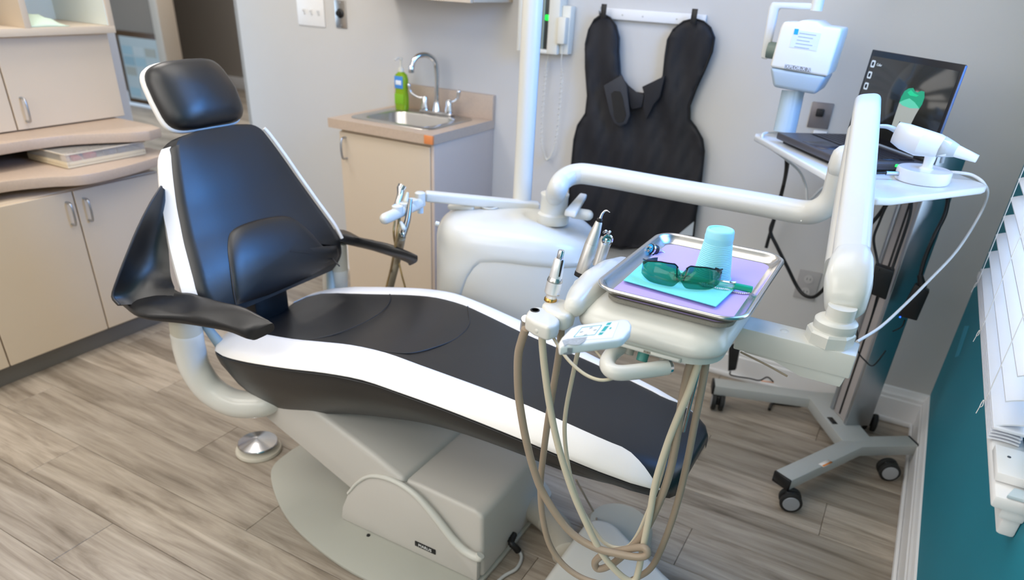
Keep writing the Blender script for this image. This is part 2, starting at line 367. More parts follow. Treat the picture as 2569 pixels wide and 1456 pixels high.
# clear box with contents
cbm = mat('clear_acrylic', 'e9e4da', .08, alpha=.28)
cb = thing('instrument_tub', 'clear lidded tub with cream rim and coloured supplies on lower worktop', 'tub', (-2.93, 1.69, .739))
tubf = [(-2.985, 1.520), (-2.735, 1.520), (-2.785, 1.86), (-3.045, 1.875)]
box('tub_base', (-3.0, 1.53, .739), (-2.745, 1.86, .748), mat('cream_plastic', 'e3d3b4', .4), cb, bev=.003)
cr_ = M['beigep']
for lo, hi in (((-3.0, 1.53, .748), (-2.745, 1.538, .762)), ((-3.0, 1.852, .748), (-2.745, 1.86, .762)), ((-2.753, 1.538, .748), (-2.745, 1.852, .762)), ((-3.0, 1.538, .748), (-2.992, 1.852, .762))): box('tub_wall', lo, hi, cb.children[0].data.materials[0], cb, bev=.002)
box('lid', (-3.005, 1.527, .7885), (-2.74, 1.863, .792), cbm, cb, bev=.0015)
for lo, hi in (((-3.0, 1.532, .7625), (-2.745, 1.534, .788)), ((-2.747, 1.534, .7625), (-2.745, 1.858, .788)), ((-3.0, 1.856, .7625), (-2.745, 1.858, .788))): box('clear_wall', lo, hi, cbm, cb, bev=0)
for lo, hi in (((-3.006, 1.526, .788), (-2.74, 1.532, .7925)), ((-2.744, 1.532, .788), (-2.738, 1.862, .7925)), ((-3.006, 1.858, .788), (-2.744, 1.864, .7925)), ((-3.012, 1.526, .788), (-3.006, 1.864, .7925))): box('lid_rim', lo, hi, mat('rim_cream', 'e0d6c4', .3, alpha=.8), cb, bev=.001)
sup = [('c2685c', -2.80, 1.60), ('e7d7c6', -2.84, 1.58), ('b5504a', -2.79, 1.65), ('2c3a55', -2.85, 1.70), ('39465e', -2.80, 1.74), ('8c8f94', -2.87, 1.77), ('d9b9a6', -2.88, 1.62), ('6a5d8a', -2.83, 1.66), ('4b5568', -2.81, 1.80), ('c9a08a', -2.92, 1.68), ('3b3f45', -2.93, 1.76)]
for i, (c, x, y) in enumerate(sup):
    sob = box('supply_packet', (x - .022, y - .014, .7485), (x + .022, y + .014, .768 + .004 * (i % 3)), mat('packet_%d' % i, c, .5), None, bev=.003, M=Matrix.Rotation(random.uniform(-.6, .6), 3, 'Z'))
    tag(sob, 'small coloured supply packet inside the clear tub on the lower worktop', 'packet', 'supply packets inside the clear tub')
# tall hutch on the upper top
hu = thing('hutch_cabinet', 'beige wall-side cabinet with single door standing on the upper top', 'cabinet', (-3.18, 1.45, .839))
box('carcass', (XL + .001, .6, .839), (-3.035, 1.985, 1.168), M['cab'], hu, bev=.001)
d = door_panel(hu, (-3.035, 1.535, .843), (-3.018, 1.982, 1.166)); pull(d, -3.018, 1.572, .872, .957)
d2 = door_panel(hu, (-3.035, 1.08, .843), (-3.018, 1.529, 1.166)); 
# open cubby unit above
cu_ = thing('cubby_shelf', 'open beige cubby shelf with pale inside above the hutch cabinet', 'shelf', (-3.18, 1.5, 1.169))
box('bottom_board', (XL + .001, .6, 1.169), (-2.98, 1.998, 1.196), M['cab'], cu_, bev=.001)
box('side_panel', (XL + .001, 1.975, 1.196), (-2.98, 1.998, 1.75), M['cab'], cu_, bev=.001)
box('divider', (XL + .02, 1.64, 1.196), (-2.98, 1.664, 1.728), M['cab'], cu_, bev=.001)
box('divider', (XL + .02, 1.20, 1.196), (-2.98, 1.222, 1.728), M['cab'], cu_, bev=.001)
box('top_board', (XL + .001, .6, 1.728), (-2.98, 1.975, 1.75), M['cab'], cu_, bev=.001)
box('back_board', (XL + .001, .6, 1.196), (XL + .02, 1.975, 1.728), M['cabin'], cu_, bev=.001)
box('inner_liner', (XL + .02, 1.971, 1.197), (-2.985, 1.975, 1.727), M['cabin'], cu_, bev=0)
for y in (1.70, 1.90): lathe('shelf_pin', [(.004, 0), (.004, .003)], (XL + .02, y, 1.30), M['black'], cu_, axis=(1, 0, 0), seg=10)
gz = []
for i in range(7):
    t = i / 6; hh = .035 * math.sin(PI * min(1, t * 1.1)) + .004
    gz.append([(-3.10 + .1 * math.cos(a) * (1 if math.cos(a) > 0 else .7), 1.67 + .155 * t, 1.1965 + hh * max(0, math.sin(a)) * (1 + .2 * math.sin(5 * a + i))) for a in [k * PI / 8 for k in range(9)]])
tag(build('folded_towel', *loftg(gz), mat('mint_cloth', 'd5e6cf', .8, bump=.3, bscale=60)), 'crumpled pale green cloth lying in the open cubby', 'cloth')

tp_ = [on(u, v, x=XR - .0008) for u, v in ((2420, 818), (2431, 818), (2405, 893), (2395, 897))]
tag(prism('tape_strip', tp_, (.0006, 0, 0), mat('tape_teal', '14a3c4', .5)), 'short brighter blue tape strip stuck on the dark teal wall', 'tape')
# ================================================================ HALL NOTICE FRAME
nf = thing('notice_frame', 'dark framed paper notice board hanging on the hallway wall', 'frame', (-7.35, 5.19, 1.0))
a = on(318, 80, y=5.19); b_ = on(412, 268, y=5.19); c0 = on(385, 92, y=5.19); e0 = on(332, 250, y=5.19)
fx0, fx1, fz0, fz1 = on(330, 170, y=5.19).x - .12, on(398, 180, y=5.19).x + .14, on(370, 262, y=5.19).z, on(352, 82, y=5.19).z
box('frame_border', (fx0, 5.165, fz0), (fx1, 5.199, fz1), mat('dark_wood', '4a3420', .4), nf, bev=.006)
box('paper', (fx0 + .05, 5.16, fz0 + .05), (fx1 - .05, 5.165, fz1 - .05), mat('notice_paper', 'a4a9a5', .6), nf, bev=0)
for r in range(5):
    for c in range(3):
        if (r * 3 + c) % 4 != 3:
            w_ = (fx1 - fx0 - .14) / 3; h_ = (fz1 - fz0 - .2) / 5
            box('notice_sheet', (fx0 + .07 + c * w_, 5.157, fz0 + .08 + r * h_), (fx0 + .05 + (c + 1) * w_, 5.16, fz0 + .06 + (r + 1) * h_), mat('sheet_%d' % (r * 3 + c), ['8fa3a6', 'adb0ab', '989588', '82989c'][(r + c) % 4], .6), nf, bev=0)

# ================================================================ SINK CORNER
sk = thing('sink_cabinet', 'narrow beige laminate cabinet with one door under the sink', 'cabinet', (-1.88, 2.55, 0))
box('side_panel', (-2.115, 2.345, .09), (-2.098, YB - .002, .862), M['cab'], sk, bev=.001)
box('bottom_panel', (-2.097, 2.345, .09), (-1.646, YB - .012, .107), M['cab'], sk, bev=.001)
box('back_panel', (-2.097, YB - .011, .09), (-1.646, YB - .002, .862), M['cab'], sk, bev=.001)
box('front_rail', (-2.097, 2.345, .84), (-1.646, 2.362, .862), M['cab'], sk, bev=.001)
box('toe_kick', (-2.115, 2.39, 0), (-1.645, YB - .002, .09), M['kick'], sk, bev=.001)
d = door_panel(sk, (-2.112, 2.326, .10), (-1.648, 2.344, .850)); pull(d, -2.078, 2.326, .745, .83, (0, -1, 0))
box('finished_end', (-1.645, 2.328, .0), (-1.630, YB - .002, .862), mat('laminate_end', 'c8b8aa', .45), sk, bev=.001)
# worktop with real cut-out
SX0, SX1, SY0, SY1 = -2.095, -1.700, 2.39, 2.715
ct = thing('sink_worktop', 'square stone-patterned laminate worktop with backsplash around the steel sink', 'countertop', (-1.89, 2.55, .863))
Z0, Z1 = .863, .900
build('slab', *merge([boxg((-2.157, 2.312, Z0), (-1.626, SY0, Z1)), boxg((-2.157, SY1, Z0), (-1.626, YB - .002, Z1)), boxg((-2.157, SY0, Z0), (SX0, SY1, Z1)), boxg((SX1, SY0, Z0), (-1.626, SY1, Z1))]), M['counter'], ct, smooth=False)
box('backsplash', (-2.157, YB - .022, Z1), (-1.626, YB - .001, Z1 + .1), M['counter'], ct, bev=.001)
box('exposed_corner', (-1.665, 2.3095, Z0 + .002), (-1.624, 2.32, Z1 - .003), mat('orange_chip', 'e08a50', .6), ct, bev=.001, label='orange chipped corner patch')
# steel bowl
sb = thing('steel_sink', 'small square drop-in stainless steel sink in the corner worktop', 'sink', (-1.90, 2.56, .9))
lv = [(-1.8975, 2.5525, .2125, .178, .05, .9008), (-1.8975, 2.5525, .211, .1765, .05, .9035), (-1.8975, 2.535, .172, .125, .06, .9035), (-1.8975, 2.535, .166, .119, .06, .898), (-1.8975, 2.535, .158, .111, .07, .80), (-1.8975, 2.535, .12, .085, .06, .775), (-1.8975, 2.535, .02, .02, .019, .772)]
rings = [[(x, y, L[5]) for x, y in rrect(*L[:5], 7)] for L in lv]
build('bowl', *loftg(rings, cap=False), M['steel'], sb, auto=60)
lathe('drain', [(.001, 0), (.022, 0), (.022, .003), (.012, .004), (.001, .002)], (-1.8975, 2.535, .772), M['chrome'], sb, seg=20)
# tap
fa = thing('gooseneck_tap', 'chrome gooseneck tap with two lever handles at the sink back', 'tap', (-1.868, 2.69, .9035))
box('base_plate', (-1.955, 2.675, .9038), (-1.785, 2.715, .918), M['chrome'], fa, bev=.006)
tube('spout', [(-1.870, 2.695, .915), (-1.870, 2.695, 1.0), (-1.870, 2.695, 1.085), (-1.876, 2.685, 1.122), (-1.893, 2.655, 1.142), (-1.912, 2.62, 1.138), (-1.922, 2.60, 1.118), (-1.925, 2.593, 1.095)], .0105, M['chrome'], fa, seg=14)
lathe('aerator', [(.012, 0), (.013, .01), (.013, .025), (.0105, .028)], (-1.926, 2.590, 1.075), M['chrome'], fa, seg=16)
lathe('spout_collar', [(.02, 0), (.018, .012), (.013, .03), (.012, .04)], (-1.870, 2.695, .916), M['chrome'], fa, seg=18)
for s, hx in ((-1, -1.935), (1, -1.805)):
    kn = lathe('valve_body', [(.018, 0), (.019, .012), (.014, .028), (.015, .045), (.010, .055)], (hx, 2.695, .917), M['chrome'], fa, seg=18)
    tube('lever', [(hx, 2.69, .965), (hx + s * .03, 2.68, .968), (hx + s * .058, 2.672, .985), (hx + s * .066, 2.67, 1.012)], [.006, .005, .006, .009], M['chrome'], kn, seg=10, rnd=True)
# soap
so = thing('soap_bottle', 'green and clear pump soap bottle with blue label beside the sink', 'bottle', (-2.035, 2.665, .904))
sgx, sgy = -2.045, 2.675
rloft('bottle_body', [(sgx, sgy, .026, .017, .012, .9045), (sgx, sgy, .030, .020, .015, .91), (sgx, sgy, .031, .021, .016, .96), (sgx, sgy, .027, .019, .014, .99), (sgx, sgy, .031, .021, .016, 1.03), (sgx, sgy, .026, .018, .015, 1.05), (sgx, sgy, .012, .012, .0119, 1.062)], mat('green_soap', '9fc62c', .12, trans=.35, ior=1.35), so)
box('label', (sgx - .022, sgy - .0225, .995), (sgx + .022, sgy - .0195, 1.045), mat('blue_label', '4a8fd8', .5), so, bev=.002)
box('label', (sgx - .024, sgy - .0225, .93), (sgx + .024, sgy - .0195, .972), mat('leaf_label', '7fb41d', .5), so, bev=.002)
box('label', (sgx - .015, sgy - .0235, 1.010), (sgx + .015, sgy - .0215, 1.028), mat('white_label', 'e9eef2', .5), so, bev=.002)
pp = lathe('pump', [(.012, 0), (.012, .014), (.005, .018), (.005, .045), (.009, .048), (.009, .056), (.003, .058)], (sgx, sgy, 1.062), M['ivory'], so, seg=16)
tube('nozzle', [(sgx, sgy, 1.115), (sgx - .004, sgy - .02, 1.117), (sgx - .007, sgy - .034, 1.108)], .004, M['ivory'], pp, seg=8)

# ================================================================ BACK WALL ITEMS
def wplate(name, x0, x1, z0, z1, m, label, cat='switch', t=.006):
    r = thing(name, label, cat, ((x0 + x1) / 2, YB, z0)); box('plate', (x0, YB - t, z0), (x1, YB - .0005, z1), m, r, bev=.002); return r
r = wplate('switch_plate', -2.733, -2.564, 1.197, 1.312, M['trim'], 'white triple light switch plate on the grey back wall')
for k in range(3):
    x = -2.685 + k * .044; tg = box('toggle', (x - .005, YB - .012, 1.246), (x + .005, YB - .005, 1.268), M['trim'], r, bev=.002)
    box('toggle_lever', (x - .004, YB - .022, 1.258), (x + .004, YB - .010, 1.268), M['trim'], tg, bev=.002)
r = wplate('steel_socket_plate', -2.498, -2.433, 1.201, 1.316, M['steel'], 'dark metal wall plate with a round black twist socket', 'socket')
lathe('socket', [(.020, 0), (.020, .004), (.012, .008), (.010, .022), (.001, .023)], (-2.465, YB - .006, 1.262), M['black'], r, axis=(0, -1, 0), seg=20)
for z in (1.212, 1.306): lathe('screw', [(.003, 0), (.001, .001)], (-2.465, YB - .0065, z), M['chrome'], r, axis=(0, -1, 0), seg=8)
uc = thing('wall_cabinet', 'beige laminate cabinet hanging above the corner sink', 'cabinet', (-1.8, 2.64, 1.352))
box('carcass', (-2.16, 2.49, 1.357), (-1.56, YB - .001, 2.1), M['cab'], uc, bev=.001)
box('door', (-2.158, 2.47, 1.355), (-1.562, 2.489, 2.1), M['cab'], uc, bev=.0015)
# intercom / film reader with handset
ic = thing('wall_intercom', 'ivory wall unit with green light, side handset and coiled cord', 'intercom', (-1.41, YB, 1.19))
for x0, x1 in ((-1.500, -1.480), (-1.365, -1.318)): box('housing_side', (x0, YB - .065, 1.188), (x1, YB - .001, 1.50), M['ivory'], ic, bev=.004)
box('housing_bottom', (-1.482, YB - .064, 1.188), (-1.36, YB - .001, 1.203), M['ivory'], ic, bev=.003)
box('dark_panel', (-1.482, YB - .050, 1.203), (-1.364, YB - .001, 1.50), mat('panel_dark', '3b4140', .35), ic, bev=.002)
box('inner_strip', (-1.395, YB - .056, 1.204), (-1.386, YB - .049, 1.50), mat('sage_plastic', '93a096', .4), ic, bev=.001)
box('status_lamp', (-1.384, YB - .057, 1.305), (-1.366, YB - .049, 1.325), mat('green_lamp', '12c93c', .3, emit=1.6), ic, bev=.003)
hs_ = box('handset', (-1.318, YB - .075, 1.228), (-1.285, YB - .040, 1.322), M['ivory'], ic, bev=.005)
box('cradle', (-1.318, YB - .045, 1.190), (-1.280, YB - .001, 1.36), M['ivory'], ic, bev=.004)
pts = [(-1.372, YB - .03, 1.19), (-1.374, YB - .03, 1.165), (-1.378, YB - .03, 1.12), (-1.381, YB - .03, 1.0), (-1.378, YB - .03, .86), (-1.362, YB - .03, .80), (-1.345, YB - .03, .775), (-1.325, YB - .03, .80), (-1.310, YB - .03, .86), (-1.302, YB - .035, 1.0), (-1.298, YB - .045, 1.12), (-1.300, YB - .055, 1.17), (-1.300, YB - .055, 1.228)]
P = crom(pts, 40); Tn = len(P); coil = []
for i in range(Tn):
    t = i / (Tn - 1); p = P[i]
    am = 0 if t < .1 or t > .86 else .0042
    T = (P[min(i + 1, Tn - 1)] - P[max(i - 1, 0)]).normalized(); Nn = V((0, 1, 0)); Bn = T.cross(Nn)
    ph = i * 2 * PI / 6.0; coil.append(p + (Nn * math.cos(ph) + Bn * math.sin(ph)) * am)
build('coiled_cord', *tubeg(coil, .0016, 5, smooth=False), M['ivory'], ic)

# outlets
r = wplate('wall_outlet', -.243, -.163, .41, .525, mat('outlet_grey', 'b3b0ae', .4), 'grey double socket outlet low on the back wall behind the cart', 'outlet')
for z in (.442, .493):
    f_ = lathe('receptacle', [(.017, 0), (.017, .003), (.001, .003)], (-.203, YB - .006, z), mat('outlet_face', 'c5c2bf', .4), r, axis=(0, -1, 0), seg=18)
    for dx in (-.006, .006): box('slot', (-.203 + dx - .001, YB - .0098, z - .003), (-.203 + dx + .001, YB - .0085, z + .005), M['black'], f_, bev=0)
r = wplate('metal_outlet', -.345, -.275, 1.035, 1.12, mat('dull_metal', '857f80', .45, .6), 'small metal outlet plate half hidden behind the x-ray head', 'outlet')
box('dark_plug', (-.325, YB - .02, 1.075), (-.300, YB - .005, 1.10), M['black'], r, bev=.003)
# apron rail
ra = thing('apron_rack', 'white wall rail with two hooks carrying the black apron', 'rack', (-1.0, YB, 1.33))
box('rail', (-1.155, YB - .018, 1.325), (-.765, YB - .001, 1.362), M['trim'], ra, bev=.004)
for x in (-1.158, -.805): tube('hook', [(x, YB - .015, 1.345), (x, YB - .045, 1.340), (x, YB - .055, 1.350), (x, YB - .052, 1.365)], .004, M['alum'], ra, seg=8)
for x in (-1.08, -1.0, -.87): lathe('screw', [(.003, 0), (.001, .001)], (x, YB - .018, 1.342), M['alum'], ra, axis=(0, -1, 0), seg=8)
# apron
def opx(l, y): return [on(u, v, y=y) for u, v in l]
ya = YB - .035
ol = [(1512, 36), (1492, 50), (1478, 75), (1470, 110), (1470, 170), (1475, 240), (1470, 285), (1450, 315), (1441, 350), (1436, 400), (1430, 470), (1424, 540), (1420, 600), (1560, 625), (1660, 615), (1740, 592), (1745, 540), (1758, 460), (1766, 380), (1762, 350), (1745, 320), (1730, 300), (1730, 265), (1745, 225), (1770, 170), (1786, 130), (1792, 95), (1782, 70), (1765, 55), (1742, 48), (1715, 55), (1690, 75), (1676, 100), (1670, 140), (1665, 190), (1655, 210), (1630, 232), (1612, 236), (1590, 232), (1568, 210), (1556, 185), (1552, 130), (1553, 95), (1545, 65), (1530, 45)]
ap = thing('lead_apron', 'black padded x-ray apron hanging by two loops from the white rail', 'apron', (-.95, YB - .03, .48))
outl = opx(ol, ya)
from mathutils.geometry import delaunay_2d_cdt
def apd(p):  # fold relief
    x, z = p.x, p.z
    return .006 * math.sin(x * 55 + 3 * math.sin(z * 6)) + .004 * math.sin(z * 23 + x * 9) + .003 * math.sin(x * 120 - z * 40)
def inside(x, z, poly):
    c = False; j = len(poly) - 1
    for i in range(len(poly)):
        a, b = poly[i], poly[j]
        if (a[1] > z) != (b[1] > z) and x < (b[0] - a[0]) * (z - a[1]) / (b[1] - a[1]) + a[0]: c = not c
        j = i
    return c
def sheet(name, outl, y0, th, m, par, disp, step=.016, inset=.008):
    poly = [(p.x, p.z) for p in outl]; n0 = len(poly); pts = [V(p) for p in poly]
    x = min(p[0] for p in poly)
    while x < max(p[0] for p in poly):
        z = min(p[1] for p in poly)
        while z < max(p[1] for p in poly):
            if inside(x, z, poly) and min((V((x, z)) - V(q)).length for q in poly) > inset: pts.append(V((x, z)))
            z += step
        x += step
    vs2, ed, fs, *_ = delaunay_2d_cdt(pts, [], [list(range(n0))], 1, 1e-5)
    bc = {}
    for f in fs:
        for i in range(len(f)):
            k = (f[i], f[(i + 1) % len(f)]); bc[k] = 1
    be = [k for k in bc if (k[1], k[0]) not in bc]; bvs = set(i for k in be for i in k); n = len(vs2)
    fr = [V((v.x, y0 + (disp(V((v.x, 0, v.y))) if i not in bvs else 0), v.y)) for i, v in enumerate(vs2)]; bk = [V((v.x, y0 + th, v.y)) for v in vs2]
    return build(name, fr + bk, [list(f) for f in fs] + [[i + n for i in reversed(f)] for f in fs] + [[a, b, b + n, a + n] for a, b in be], m, par)
sheet('body', outl, ya, .012, M['cloth'], ap, lambda p: -.008 + apd(p))
tube('binding', outl + [outl[0]], .0048, mat('binding_black', '141416', .5), ap, seg=6, smooth=False)
for (u, v), (u2, v2) in (((1516, 10), (1517, 38)), ((1744, 22), (1741, 52))):
    a = on(u, v, y=YB - .06); b = on(u2, v2, y=YB - .045); box('loop', (a.x - .010, YB - .062, b.z - .01), (a.x + .010, YB - .056, a.z), M['black'], ap, bev=.001)
nl = opx([(1514, 215), (1560, 188), (1572, 215), (1580, 290), (1572, 310), (1555, 318), (1540, 308), (1530, 285)], YB - .075)
cl = prism('collar_strap', nl, (0, .006, 0), mat('strap_cloth', '303238', .6, bump=.2), ap, bev=.002)
iv = opx([(1533, 235), (1542, 228), (1556, 230), (1562, 245), (1571, 290), (1564, 306), (1550, 308), (1541, 295)], YB - .0765)
prism('hook_tape', iv, (0, .0015, 0), M['black'], cl)
prism('collar', opx([(1552, 185), (1575, 215), (1598, 234), (1616, 238), (1610, 270), (1585, 275), (1565, 240)], YB - .06), (0, .012, 0), M['cloth'], ap, bev=.003)
prism('collar', opx([(1610, 218), (1668, 190), (1655, 245), (1640, 262), (1622, 300), (1612, 270), (1616, 238)], YB - .065), (0, .012, 0), M['cloth'], ap, bev=.003)
prism('care_label', opx([(1700, 590), (1741, 556), (1737, 592)], YB - .058), (0, .001, 0), mat('grey_tag', 'b9c3cb', .5), ap)

# ================================================================ X-RAY HEAD
xr = thing('xray_head', 'white and blue grey dental x-ray head on a swing yoke', 'x-ray machine', (-.35, 2.45, 1.1))
yx = 2.38
def q(l, y=yx): return [on(u, v, y=y) for u, v in l]
xm = mat('xray_white', 'efece3', .4); xg = mat('xray_blue', 'a9b6bd', .4)
ft = q([(1960, 68), (1998, 70), (2003, 58), (2020, 55), (2040, 66), (2062, 74), (2110, 86), (2104, 90), (2076, 193), (1931, 168)])
fr = q([(1962, 55), (2120, 72), (2075, 193), (1931, 168)])
def slab(name, quad, d, m, bev, par): return prism(name, quad, (0, d, 0), m, par, bev=bev, seg=3)
slab('shell', q([(1966, 54), (2000, 56), (2012, 50), (2050, 54), (2066, 66), (2112, 72), (2108, 90), (2076, 193), (1931, 168), (1958, 70)]), .17, xm, .012, xr)
hx = prism('lower_shell', q([(1931, 169), (2073, 193), (2046, 238), (1939, 219)]), (0, .165, 0), xg, xr, bev=.010, seg=3)
for sgn in (0,): pass
cA = (q([(1990, 228)], yx + .06)[0]); cB = (q([(1968, 330)], yx + .05)[0])
tube('cone', [cA, cB], .034, mat('cone_blue', 'b4c6d0', .25, coat=.4), xr, seg=28, smooth=False)
nm = box('name_strip', (-.001, -.001, -.001), (.001, .001, .001), M['black'], xr, bev=0); bpy.data.objects.remove(nm)
ns = q([(1969, 161), (2035, 171), (2033, 182), (1966, 172)], yx - .0012)
prism('name_strip', ns, (0, .002, 0), mat('strip_grey', '8d8a88', .5), xr)
X_ = (ns[1] - ns[0]); text('name_text', 'EXPLOR-X 70', .0135, frame(sum(ns, V()) / 4 + V((0, -.0006, 0)), X_, V((0, 0, 1))), M['trim'], xr)
lb = q([(1992, 74), (2060, 84), (2048, 128), (1980, 118)], yx - .001); prism('rating_label', lb, (0, .002, 0), mat('rating_paper', 'dfe4e6', .5), xr)
prism('blue_logo', q([(1994, 72), (2004, 73), (2001, 87), (1991, 86)], yx - .0018), (0, .002, 0), mat('logo_blue', '12a5dc', .5), xr)
gm = mat('print_grey', 'aab2b6', .6)
for i in range(5):
    u0, v0 = 2006 - i * 3.2, 82 + i * 8.5; prism('print_line', q([(u0, v0), (u0 + 42 - 5 * (i % 3), v0 + 6 - .6 * (i % 3)), (u0 + 41 - 5 * (i % 3), v0 + 8 - .6 * (i % 3)), (u0 - 1, v0 + 2)], yx - .0014), (0, .0005, 0), gm, xr)
ym = mat('yoke_white', 'dcdcd8', .35)
yk = q([(1936, 5), (2054, 8), (2052, 26), (1958, 22), (1951, 24), (1924, 150), (1907, 146), (1928, 20)], yx + .09)
prism('yoke', yk, (0, .03, 0), ym, xr, bev=.006, seg=3)
p0 = q([(2047, 27)], yx + .10)[0]; tube('yoke_pivot', [p0, p0 + V((0, 0, .075))], .017, ym, xr, smooth=False, seg=20)
p1 = q([(1926, 125)], yx + .10)[0]; p2 = q([(1950, 128)], yx + .10)[0]; tube('side_hinge', [p1, p2], .024, mat('hinge_green', '6f7f79', .4), xr, smooth=False, seg=20)
p3 = p0 + V((0, 0, .075)); tube('support_arm', [p3, p3 + V((0, .0, .05)), p3 + V((.12, .1, .12)), p3 + V((.25, .29, .14))], .02, ym, xr, seg=14)
sw = box('wall_button', (-.318, YB - .02, 1.006), (-.272, YB - .001, 1.03), M['trim'], None, bev=.004); tag(sw, 'small white wall device just above the laptop keyboard', 'wall device')
#SECTION3
# ================================================================ LAPTOP CART
def obar(a, b, w_, z0, z1):  # oriented bar footprint between two plan points
    a = V((a[0], a[1], 0)); b = V((b[0], b[1], 0)); d = (b - a).normalized(); n_ = V((-d.y, d.x, 0)) * w_ / 2
    return [(p.x, p.y, z0) for p in (a - n_, b - n_, b + n_, a + n_)]
SD = V((.552, -.834, 0)); SP = V((.834, .552, 0)); LD = V((.616, -.788, 0)); LP = V((.788, .616, 0))      # along / across the shelf
cart = thing('laptop_cart', 'grey four-legged rolling cart with tall column and white shelf by the wall corner', 'cart', (.03, 2.45, 0))
def bent(name, pts, w_, z0, z1, m, par):
    P = [V((a, b, 0)) for a, b in pts]; L, R = [], []
    for i, p in enumerate(P):
        d0 = (P[i] - P[i - 1]).normalized() if i else (P[1] - P[0]).normalized(); d1 = (P[i + 1] - P[i]).normalized() if i < len(P) - 1 else d0
        t = (d0 + d1).normalized(); n_ = V((-t.y, t.x, 0)); k = w_ / 2 / max(.3, n_.dot(V((-d0.y, d0.x, 0)))); L.append(p + n_ * k); R.append(p - n_ * k)
    poly = [V((p.x, p.y, z0)) for p in L] + [V((p.x, p.y, z0)) for p in R[::-1]]
    return prism(name, poly, (0, 0, z1 - z0), m, par, bev=.003)
bent('front_leg_bar', [(-.062, 2.015), (.118, 2.355), (.292, 2.478)], .062, .066, .106, M['cartg'], cart)
bent('rear_leg_bar', [(-.415, 2.492), (-.045, 2.612), (.13, 2.70)], .066, .066, .106, M['cartg'], cart)
bent('spine', [(-.035, 2.62), (.125, 2.36)], .11, .064, .108, M['cartg'], cart)
for (x, y), d in (((-.062, 2.015), (-.47, -.88)), ((.292, 2.478), (.816, .577)), ((-.415, 2.492), (-.95, -.31))):
    d = V((d[0], d[1], 0)); c = V((x, y, .086)) + d * .002; MM = frame(c, d, V((-d.y, d.x, 0)))
    build('end_cap', *xf(boxg((-.003, -.032, -.0205), (.006, .032, .0205), .002, 1), MM), M['black'], cart)
def caster(x, y, ang):
    A = V((math.cos(ang), math.sin(ang), 0)); B = V((-A.y, A.x, 0)); c = V((x, y, .0345))
    for s in (-1, 1):
        wv_ = lathe('caster_wheel', [(.012, -.008), (.030, -.009), (.0345, -.006), (.0345, .006), (.030, .009), (.012, .008)], c + A * s * .015, M['rubber'], cart, axis=A, seg=28)
        lathe('hub_cap', [(.026, 0), (.025, .002), (.012, .003), (.001, .003)], c + A * s * .0235, mat('hub_grey', '9fa2a6', .35) if 'hub' not in M else M['hub'], wv_, axis=A * s, seg=24)
    build('caster_fork', *xf(boxg((-.006, -.020, -.008), (.006, .022, .030), .004, 2), frame(c, A, B)), M['black'], cart)
M['hub'] = mat('hub_grey', '9fa2a6', .35)
caster(-.022, 2.0, -1.30); caster(.242, 2.36, -1.25); caster(-.385, 2.475, .25); caster(.155, 2.66, .1)
cc = V((.072, 2.515, 0)); MMc = frame(cc, SD, SP)
build('column', *xf(boxg((-.043, -.034, .106), (.043, .046, 1.075), .006, 2), MMc), mat('column_grey', 'b5aeab', .4), cart)
for s in (-1, 1): build('column_rail', *xf(boxg((s * .052 - .009, -.040, .106), (s * .052 + .009, .052, 1.07), .004, 2), MMc), M['alum'], cart)
build('cable_slot', *xf(boxg((-.004, -.0365, .12), (.004, -.0335, 1.03), 0), MMc), M['black'], cart)
for (u, v) in ((1925, 957), (2072, 1163)):
    c = on(u, v, z=.1065); build('warning_label', *xf(boxg((-.026, -.010, 0), (.026, .010, .0006)), frame(c, (.47, .88, 0) if u > 2000 else (.95, .31, 0), (-.88, .47, 0) if u > 2000 else (-.31, .95, 0))), mat('label_white', 'eeebe6', .5), cart)
    build('warning_stripe', *xf(boxg((-.024, -.009, .0006), (.024, -.002, .001)), frame(c, (.47, .88, 0) if u > 2000 else (.95, .31, 0), (-.88, .47, 0) if u > 2000 else (-.31, .95, 0))), mat('label_orange', 'e58a3c', .5), cart)
build('rating_plate', *xf(boxg((-.022, -.010, 0), (.022, .010, .0008)), frame(on(2088, 1056, z=.1085), SD, SP)), M['black'], cart)
# shelf
shp = [(-.452, 2.440), (-.445, 2.40), (-.14, 1.935), (-.085, 1.845), (-.062, 1.818), (-.035, 1.812), (-.005, 1.835), (.185, 2.115), (.193, 2.14), (.185, 2.165), (-.13, 2.62), (-.16, 2.635)]
shm = mat('shelf_white', 'e7ebef', .3, coat=.2)
prism('shelf', [(x, y, 1.030) for x, y in shp], (0, 0, .018), shm, cart, bev=.005, seg=3)
build('shelf_bracket', *xf(boxg((-.04, -.30, .985), (.04, -.036, 1.029), .006, 2), MMc), M['cartg'], cart)
tube('shelf_hook', [(.085, 2.36, 1.05), (.08, 2.36, 1.09), (.06, 2.40, 1.10)], .006, shm, cart)
